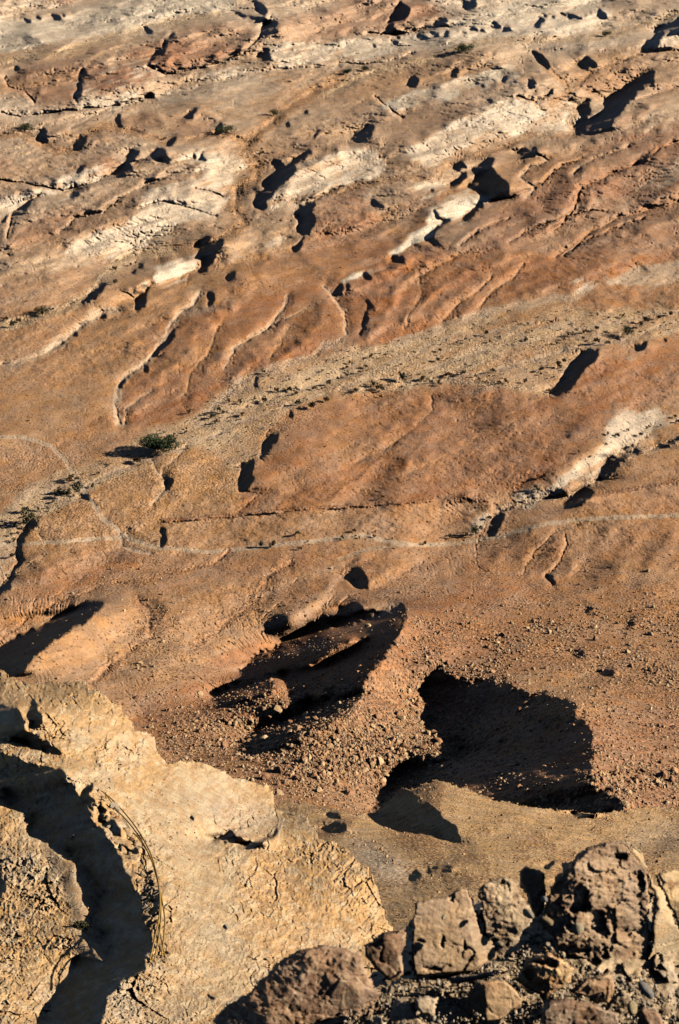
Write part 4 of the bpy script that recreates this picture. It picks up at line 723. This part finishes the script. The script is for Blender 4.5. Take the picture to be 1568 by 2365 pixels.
for x, y, s_ in [(450,112,34),(470,150,28),(520,190,44),(505,215,30),(480,245,38),(495,275,30),(540,235,34),(585,305,46),(600,335,30),(530,350,26),(565,385,40),(590,400,26),(610,420,30),(620,360,30),(650,500,44),(690,490,36),(640,530,30),(690,540,34),(680,570,30),(715,585,26),(700,600,24),(660,610,34),(672,700,60),(665,650,40),(700,720,26),(735,640,22)]:
    q = P(7, '%f,%f' % (x, y))[0]; stone('rock', q[0], q[1], s_ * .55, sample(gc, PC, q[:1] + 4, q[1:])[0], M_CR[int(npr.integers(3))], 'angular rock wedged along the crumbling edge above the sunken path', 'rock', 'rocks along the edge above the sunken path')
pts = []
for (x, y, sx, sy, n) in [(800,270,70,90,150),(720,150,40,40,30),(860,340,40,50,40),(930,800,60,90,40),(1160,200,70,50,60),(400,460,30,80,30),(430,760,30,60,40),(620,1060,90,70,60),(1250,330,160,40,60),(1000,700,300,250,120),(100,640,90,150,50),(400,120,150,60,50)]:
    for _ in range(n): pts.append((x + npr.normal() * sx, y + npr.normal() * sy, math.exp(npr.normal(1.25, .45))))
q = np.array(pts); uu = q[:, 0] * .5; vv_ = q[:, 1] * .5 + 1773; pp = sample(gc, PC, uu, vv_); ok = sample(gc, want_c[..., None], uu, vv_)[:, 0] < .3
ss = q[:, 2] * .5 * np.linalg.norm(pp - np.array([0, 0, CAMH]), axis=1) / F
tag(scatter('cliff_debris', pp[ok], ss[ok], 1, M_CR, .25), 'small stones lying on the sandy cliff top', 'debris', kind='stuff')

n3 = 9000; su = npr.uniform(560, 1600, n3); sv = npr.uniform(1800, 2150, n3); k3 = in_poly(MID_OUT, su, sv) & (sample(gm, want_m[..., None], su, sv)[:, 0] < .3) & (npr.uniform(0, 1, n3) < .25 + .9 * smooth(0, .5, fbm(su / 60, sv / 30, 3, 88))); su, sv = su[k3], sv[k3]
sp3 = sample(gm, PM, su, sv); s3 = np.exp(npr.normal(.35, .5, len(su))) * .5 * np.linalg.norm(sp3 - np.array([0, 0, CAMH]), axis=1) / F
tag(scatter('spur_gravel', sp3, s3 * 2.2, 1, M_ROCK + M_CR[:1], .2), 'coarse gravel strewn over the tan spur below the cliff', 'gravel', kind='stuff')
# --- handrail
RAIL, _, rb = nodes('rusty_yellow_rod'); rb.inputs['Base Color'].default_value = (.30, .19, .055, 1); rb.inputs['Roughness'].default_value = .6
def tube(name, pts, r, mat, parent=None, n=8):
    p = np.array(pts, float); V_, F_ = [], []
    for i in range(len(p)):
        d = p[min(i + 1, len(p) - 1)] - p[max(i - 1, 0)]; d /= np.linalg.norm(d) + 1e-9; a = np.cross(d, (0.3, .2, 1.0) if abs(d[2]) < .9 else (1., 0, 0)); a /= np.linalg.norm(a); b = np.cross(d, a)
        for k in range(n): V_.append(p[i] + r * (math.cos(6.283 * k / n) * a + math.sin(6.283 * k / n) * b))
        if i: F_ += [((i - 1) * n + k, (i - 1) * n + (k + 1) % n, i * n + (k + 1) % n, i * n + k) for k in range(n)]
    return link(bpy.data.objects.new(name, mesh_np(name, V_, F_, mat)), parent)
rail = link(bpy.data.objects.new('handrail', None)); tag(rail, 'bent yellowish metal handrail of thin rods along the edge of the sunken cliff path', 'handrail')
DC = PC[..., 1] * math.cos(PITCH) - (PC[..., 2] - CAMH) * math.sin(PITCH)
def rod(s, hh, r=.020):
    c = P(7, s); k = np.linspace(0, len(c) - 1, len(c) * 5); c = np.stack([np.interp(k, range(len(c)), c[:, 0]), np.interp(k, range(len(c)), c[:, 1])], 1)
    for _ in range(6): c[1:-1] = (c[:-2] + c[1:-1] * 2 + c[2:]) / 4
    t_ = sample(gc, DC[..., None], c[:, 0], c[:, 1])[:, 0] - hh / 1.15
    n = len(t_); A = np.polyfit(np.arange(n), t_, 3); t_ = np.minimum(np.polyval(A, np.arange(n)), t_ + .25 * hh)
    for _ in range(8): t_[1:-1] = (t_[:-2] + t_[1:-1] * 2 + t_[2:]) / 4
    p = at_t(c[:, 0], c[:, 1], t_); tube('rail', p, r, RAIL, rail); return p
r1 = rod("470,105 520,145 570,200 620,260 665,330 700,400 725,490 738,570 740,650 730,720 712,800 692,885", .80)
r2 = rod("540,195 590,245 640,310 680,380 710,450 730,520 742,600 745,700 735,780 712,892", .55)
rod("610,295 640,320 690,395 715,470 738,560 755,640 763,700 758,780 746,868", .42); rod("722,700 740,760 752,820 762,872", .2, .017)
for f_ in (.04, .34, .58, .80, .97):
    p = r1[int(f_ * (len(r1) - 1))]; tube('post', [p + np.array([0, 0, .05]), p - np.array([0, 0, .3]), p - np.array([0, 0, .95])], .018, RAIL, rail)
    q = r2[np.argmin(((r2 - p) ** 2).sum(1))]; tube('crossbar', [p, (p + q) / 2, q], .016, RAIL, rail)
# --- the ledge right below the camera, with its boulders
gn = Grid(400, 1800, 2060, 2700, 3.2, warp=10, ws=30, seed=121)
near_t0 = tps([(500,2300,5.3),(800,2180,5.5),(1100,2060,5.5),(1568,2040,5.4),(1800,2080,5.3),(500,2700,3.6),(1100,2364,4.55),(1568,2364,4.45),(1100,2700,3.5),(1800,2700,3.4),(800,2364,4.6)])
def shift(u): return .0007 * (np.asarray(u) - 1250)
def near_t(u, v): return near_t0(u, v) + shift(u) - .25
Tn = near_t(gn.U, gn.V); mpn = Tn / F
cn1, en1 = cells(gn.U / 60, gn.V / 48, 401, 1.0); cn2, en2 = cells(gn.U / 26, gn.V / 22, 405, 1.0)
PN = at_t(gn.U, gn.V, Tn - mpn * (cn1 * 26 + cn2 * 16 + fbm(gn.U / 18, gn.V / 18, 4, 409) * 6))
NEAR_OUT = P(0, "560,2800 600,2370 660,2290 760,2260 860,2250 900,2180 950,2120 1000,2110 1100,2080 1180,2090 1290,2080 1330,2070 1480,2040 1540,2060 1900,2080 1900,2800")
nn_ = fbm(gn.U / 40, gn.V / 40, 4, 411)
cn = np.zeros(gn.U.shape + (3,)) + np.array((.44, .33, .21)); cn = paint(cn, smooth(0, .6, nn_) * .6, (.44, .35, .25))
structure(grid_mesh('near_ledge', PN, M_NEAR, cn, .5 + 0 * nn_, gn.poly(NEAR_OUT, 0) > .5, .8))
class LocalGrid(Grid): pass
def block(name, tile, s, t0, thick, c, label, cat='boulder', tilt=(0, 0), rim=60, rough=6, facet=10, dents=(), warp=5, seed=1, c2=None, group=None, grit=.2, st=2.6, bedding=0, power=.5, planes=9):
    pts = P(tile, s); u0, v0 = pts.min(0) - 12; u1, v1 = pts.max(0) + 12
    gg = Grid(u0, u1, v0, v1, st, warp=warp, ws=24, seed=seed)
    m = gg.poly(pts, 0) > .5
    cl = np.vstack([pts, pts[:1]]); d = gg.dist(cl, 5000); d = np.where(m, d, 0)
    pr = np.clip(d / rim, 0, 1); pr = (1 - (1 - pr) ** 2) ** power
    cu_, cv_ = pts.mean(0); t0 = t0 + shift(cu_); mp = t0 / F
    base = t0 + (tilt[0] * (gg.U - cu_) + tilt[1] * (gg.V - cv_)) * mp
    wu = fbm(gg.U / 40, gg.V / 40, 3, seed * 3) * 8; f1, e1 = cells((gg.U + wu) / 95, (gg.V - wu) / 75, seed * 7 + 1, 1.6); f2, e2 = cells((gg.U - wu) / 38, (gg.V + wu) / 30, seed * 7 + 5, 1.4); f3, e3 = cells(gg.U / 10, gg.V / 9, seed * 7 + 8, 1.2)
    q = fbm(gg.U / 40, gg.V / 34, 5, seed * 7 + 9, .55)
    dsp = facet * (.45 * f1 + .28 * f2) + rough * .6 * (.35 * q + .22 * f3 + .12 * noise(gg.U / 3.5, gg.V / 3.5, seed)) + rough * .25 * (ridged((gg.U - wu) / 30, (gg.V + wu) / 22, 4, seed + 6, .6) - .4) - 5 * smooth(.05, 0, e1) * (noise(gg.U / 60, gg.V / 60, seed + 2) > 0)
    if bedding: dsp += bedding * ridged((gg.U * .35 + gg.V) / 16 + q, (gg.U - gg.V) / 120, 3, seed + 4)
    for (x, y, rx, ry, dp) in dents:
        x, y = P(tile, '%f,%f' % (x, y))[0]; e = ((gg.WU - x) / rx) ** 2 + ((gg.WV - y) / ry) ** 2; dsp -= dp * smooth(1.5, .5, e)
    rr = np.random.default_rng(seed * 11 + 3); hw = max(u1 - u0, v1 - v0) * .5; cap = np.full(gg.U.shape, thick / mp * 1.0)
    for _ in range(planes):                                  # fracture planes chop the front into angular faces
        th = rr.uniform(0, 6.283); sl = rr.uniform(.15, .75); ri = rr.uniform(.25, 1.0) * hw
        cap = np.minimum(cap, thick / mp * rr.uniform(.5, 1.0) + sl * (ri * .35 - (math.cos(th) * (gg.U - cu_) + math.sin(th) * (gg.V - cv_))) * (1 if rr.uniform() < .7 else .5))
    body = np.minimum(thick * pr / mp, np.maximum(cap, -thick / mp * .6 + 0 * cap) * np.clip(d / 6, 0, 1)) * mp
    tf = base - body - dsp * mp * np.clip(d / 10, 0, 1); tb = base + thick * .8 * pr
    front = at_t(gg.U, gg.V, tf); back = at_t(gg.U, gg.V, tb)
    n0, n1 = m.shape; N_ = n0 * n1; idx = np.arange(N_).reshape(n0, n1); F4 = np.stack([idx[:-1, :-1], idx[1:, :-1], idx[1:, 1:], idx[:-1, 1:]], -1)[m[:-1, :-1] & m[1:, :-1] & m[1:, 1:] & m[:-1, 1:]].reshape(-1, 4)
    bk = F4[:, ::-1] + N_; e = np.concatenate([F4[:, [0, 1]], F4[:, [1, 2]], F4[:, [2, 3]], F4[:, [3, 0]]]); key = e.min(1) * 10 ** 7 + e.max(1); _, inv, cnt = np.unique(key, return_inverse=True, return_counts=True); be = e[cnt[inv.ravel()] == 1]
    sd_ = np.stack([be[:, 1], be[:, 0], be[:, 0] + N_, be[:, 1] + N_], -1); FF = np.concatenate([F4, bk, sd_]); VV = np.concatenate([front.reshape(-1, 3), back.reshape(-1, 3)])
    used = np.zeros(2 * N_, bool); used[FF.ravel()] = True; re = np.cumsum(used) - 1
    cc_ = np.zeros((n0, n1, 3)) + np.array(c)
    if c2: cc_ = paint(cc_, smooth(-.1, .45, q + .3 * f1), c2)
    cc_ = paint(cc_, smooth(.35, .7, fbm(gg.U / 12, gg.V / 12, 3, seed + 70)) * .35, (.54, .42, .28))
    cc_ = np.concatenate([cc_.reshape(-1, 3)] * 2)[used]; gr_ = np.full(used.sum(), grit)
    o = link(bpy.data.objects.new(name, mesh_np(name, VV[used], re[FF], M_NEAR, cc_, gr_)))
    return tag(o, label, cat, group)
BR = (.24, .145, .09); GT = (.37, .255, .16); OR = (.45, .25, .115); TN = (.50, .35, .19); DK = (.22, .135, .085)
block('boulder', 0, "470,2450 492,2364 497,2342 520,2322 560,2300 590,2278 612,2252 650,2216 690,2192 745,2180 800,2190 838,2212 852,2250 872,2285 884,2322 860,2364 840,2450", 4.52, .12, BR, 'large dark brown boulder jutting over the drop at the bottom centre', tilt=(.22, .1), rim=70, rough=7, facet=10, seed=2, c2=(.30, .19, .12), bedding=3, dents=[(-160, 860, 26, 10, 22), (-300, 950, 40, 10, 18), (-120, 1010, 16, 40, 22)])
block('boulder', 8, "100,822 170,772 240,748 290,735 308,762 292,860 302,962 225,992 170,935 130,885", 4.6, .12, DK, 'dark wedge-shaped boulder with an orange-tan right face beside the grey slab', tilt=(.35, .2), rim=50, rough=6, facet=12, seed=3, c2=(.42, .26, .14))
block('boulder', 8, "328,700 352,622 420,602 505,590 560,548 600,560 620,610 640,690 655,760 690,770 760,800 730,880 660,922 620,945 500,952 400,965 340,967 325,840", 4.60, .10, GT, 'broad grey-tan slab boulder with shallow cracks, left of the conglomerate block', tilt=(.5, .25), rim=18, rough=5, facet=7, seed=4, c2=(.40, .275, .165), dents=[(370, 800, 16, 4, 8), (480, 800, 5, 14, 9), (575, 830, 4, 14, 9), (430, 930, 22, 6, 10), (515, 595, 7, 10, 14)], power=.4)
block('boulder', 8, "632,560 660,525 710,508 762,500 822,520 850,580 872,640 892,700 862,742 810,820 745,885 700,870 668,770 650,690", 4.6, .13, (.34, .24, .155), 'pebbly conglomerate boulder standing between the grey slab and the huge round boulder', tilt=(.45, .2), rim=28, rough=10, facet=12, seed=5, c2=(.40, .30, .195), grit=.9, dents=[(720, 520, 20, 10, 16), (715, 810, 10, 10, 12)], power=.45)
block('boulder', 8, "820,470 858,452 905,462 932,482 962,562 945,650 905,700 872,640 845,560", 4.75, .09, (.36, .22, .13), 'small reddish-brown block poking up between two large near boulders', tilt=(-.2, .1), rim=26, rough=6, facet=10, seed=6, c2=(.44, .30, .18))
block('boulder', 8, "958,600 975,542 1018,455 1080,408 1140,370 1205,348 1262,336 1322,345 1372,400 1412,452 1432,520 1442,620 1432,740 1452,832 1422,922 1340,945 1250,952 1150,902 1060,862 1000,832 952,762 940,682", 4.65, .16, (.29, .19, .12), 'huge rounded grey-brown boulder with dark cavities, tallest of the near boulders', tilt=(.5, .15), rim=75, rough=10, facet=17, seed=7, c2=(.37, .255, .16), warp=7, bedding=3,
      dents=[(1108, 600, 15, 36, 24), (1120, 650, 22, 20, 20), (1185, 700, 18, 24, 26), (1165, 760, 34, 12, 18), (1295, 408, 18, 8, 22), (1270, 420, 14, 8, 14), (1380, 515, 14, 16, 20), (1355, 500, 12, 6, 14), (1060, 838, 46, 9, 22), (1130, 520, 10, 8, 12), (1060, 740, 12, 9, 18), (1210, 480, 26, 5, 10), (1300, 620, 22, 6, 9), (1340, 760, 26, 6, 9), (1240, 860, 5, 16, 12)])
block('boulder', 8, "1300,332 1345,345 1392,392 1440,500 1505,590 1540,680 1600,780 1620,1010 1500,1042 1440,990 1405,932 1450,832 1434,740 1444,620 1420,480", 4.62, .05, (.52, .36, .20), 'smooth sunlit tan rock slab hugging the right side of the huge round boulder', tilt=(.9, .1), rim=24, rough=3, facet=5, seed=8, c2=(.50, .38, .23), dents=[(1490, 860, 12, 5, 6), (1470, 960, 30, 3, 8)])
block('boulder', 8, "1458,492 1520,464 1600,482 1640,560 1640,760 1568,742 1520,640 1480,562", 4.7, .10, (.54, .38, .20), 'tan leaning slab at the right edge behind the smooth slab', tilt=(.6, .1), rim=30, rough=4, facet=7, seed=9, c2=(.30, .18, .09))
block('boulder', 8, "580,1030 600,1010 642,980 700,972 762,975 832,1040 862,1062 845,1100 800,1122 740,1190 700,1230 600,1230 592,1150 578,1110", 4.25, .11, (.44, .29, .16), 'orange-tan five-sided block in the rubble at the bottom edge', tilt=(.2, .2), rim=30, rough=5, facet=12, seed=10, c2=(.34, .22, .13))
block('boulder', 8, "818,952 850,892 905,868 962,850 1032,882 1082,922 1062,992 1010,1030 960,1062 892,1042 832,1002", 4.2, .11, OR, 'crumbly orange conglomerate block under the huge round boulder', tilt=(.1, .3), rim=26, rough=14, facet=14, seed=11, c2=(.54, .36, .18), grit=.8, dents=[(960, 900, 22, 10, 24), (880, 950, 16, 12, 20), (900, 895, 14, 6, 14)])
block('boulder', 8, "1058,1042 1130,972 1200,950 1252,940 1278,1002 1262,1050 1240,1082 1180,1085 1130,1062", 4.15, .08, (.34, .21, .12), 'ribbed brown block with a flat tan end below the huge round boulder', tilt=(.3, .2), rim=22, rough=9, facet=10, seed=12, c2=(.48, .30, .16))
block('boulder', 8, "922,1112 962,1070 1020,1060 1082,1060 1200,1090 1292,1132 1320,1260 930,1260", 4.0, .12, DK, 'shadowed brown boulder at the bottom edge below the ribbed block', tilt=(.3, .2), rim=50, rough=7, facet=12, seed=13, c2=(.34, .24, .16))
block('boulder', 8, "1362,1122 1400,1108 1470,1112 1495,1182 1480,1250 1372,1250", 4.0, .07, (.30, .19, .12), 'plain brown block in the bottom right corner rubble', rim=24, rough=4, facet=8, seed=14)
block('boulder', 8, "-30,890 0,885 60,900 112,992 200,1042 150,1085 90,1112 0,1132 -60,1100 -70,960", 4.45, .10, (.27, .175, .12), 'rounded brown stone on the right flank of the large dark brown boulder', tilt=(.2, .2), rim=50, rough=3, facet=6, seed=15, c2=(.31, .21, .14))
block('boulder', 8, "240,1100 262,1055 330,1060 345,1130 400,1182 380,1230 250,1230 228,1150", 4.25, .07, (.44, .34, .23), 'pale tan angular stone at the bottom edge left of the orange-tan block', rim=20, rough=5, facet=11, seed=16, c2=(.38, .27, .17))
block('boulder', 8, "340,1062 400,1050 452,1062 455,1110 430,1150 380,1140 350,1110", 4.2, .06, (.50, .38, .25), 'cream faceted stone resting against the pale tan angular stone', rim=16, rough=4, facet=10, seed=17, tilt=(.2, 0))
block('boulder', 8, "138,1150 170,1132 212,1140 218,1190 200,1230 140,1230", 4.2, .05, (.55, .43, .29), 'cream rounded stone at the bottom edge under the rounded brown stone', rim=16, rough=2, facet=4, seed=18)
block('boulder', 8, "500,962 560,950 620,950 690,930 722,960 640,985 560,1000 520,1000", 4.4, .04, (.43, .35, .25), 'thin flat grey-tan flake lying below the slab boulder', rim=14, rough=4, facet=6, seed=19)
block('boulder', 8, "1180,1110 1240,1085 1300,1020 1360,1050 1380,1100 1300,1140 1220,1150", 4.2, .05, (.42, .31, .2), 'low lumpy tan stone between the ribbed block and the grey pebble', rim=20, rough=8, facet=10, seed=20, grit=.8)
PB = [simple_mat('pebble_cream', (.60, .50, .33), .02, .12), simple_mat('pebble_grey', (.42, .39, .35), .02, .15), simple_mat('pebble_yellow', (.62, .50, .28), .02, .12), simple_mat('pebble_tan', (.46, .34, .20), .02, .15)]
def peb(x, y, wpx, t_, m, label, sq=(1.2, .9, .8)):
    q = P(8, '%f,%f' % (x, y))[0]; stone('pebble', q[0], q[1], wpx * .5, at_t(q[0], q[1], t_ + shift(q[0])), m, label, 'pebble', sub=3, squash=sq, cuts=0, emb=0)
peb(1415, 1024, 66, 3.98, PB[1], 'smooth grey egg-shaped pebble in the rubble at the lower right'); peb(1100, 742, 58, 4.38, PB[0], 'cream pebble perched on the face of the huge round boulder')
peb(1352, 1106, 52, 3.95, PB[2], 'pale yellow pebble near the bottom edge below the grey egg-shaped pebble'); peb(872, 672, 42, 4.3, PB[0], 'pale cream pebble in the gap left of the huge round boulder')
peb(946, 606, 36, 4.35, PB[1], 'whitish pebble touching the top left of the huge round boulder'); peb(955, 708, 60, 4.42, PB[3], 'flat tan pebble on edge at the left foot of the huge round boulder', (1.0, .6, 1.2)); peb(738, 812, 30, 4.32, PB[0], 'small white pebble set in the conglomerate boulder')
peb(482, 688, 22, 4.42, PB[0], 'tiny white pebble lying on the grey-tan slab boulder')
rp = P(8, "200,990 330,965 500,985 720,890 820,840 940,700 960,800 1060,890 1150,920 1300,960 1420,930 1480,1040 1600,1040 1600,1300 -20,1300 -20,1120 120,1100")
n_ = 5200; ru = npr.uniform(790, 1580, n_); rv = npr.uniform(2100, 2420, n_); k = in_poly(rp, ru, rv); ru, rv = ru[k], rv[k]; n_ = len(ru)
rs = np.clip(np.exp(npr.normal(1.75, .5, n_)), 2.5, 26); rs_o = np.argsort(-rs); ru, rv, rs = ru[rs_o], rv[rs_o], rs[rs_o]
rt = near_t(ru, rv) - npr.uniform(.0, .12, n_) - .03; rpos = at_t(ru, rv, rt); rsz = rs * .5 * rt / F
M_NS = [simple_mat('near_stone_a', (.44, .34, .23), .02), simple_mat('near_stone_b', (.34, .23, .14), .02), simple_mat('near_stone_c', (.50, .42, .32), .02)]
pm = []
for k in range(8):
    v, f = rock_verts(3, npr, 8, .08); pm.append(mesh_np('stone', v, f, M_NS[k % 3], smooth_=False))
for i in range(130):
    o = link(bpy.data.objects.new('stone', pm[int(npr.integers(8))])); o.location = rpos[i]; o.scale = (rsz[i] * npr.uniform(.8, 1.2),) * 3; o.rotation_euler = tuple(npr.uniform(0, 6.28, 3))
    tag(o, 'small rough stone packed among many alike in the rubble between the near boulders', 'stone', 'stones in the rubble between the near boulders')
tag(scatter('gravel', rpos[130:], rsz[130:], 2, M_NS, .1), 'loose gravel filling the gaps between the near boulders', 'gravel', kind='stuff')
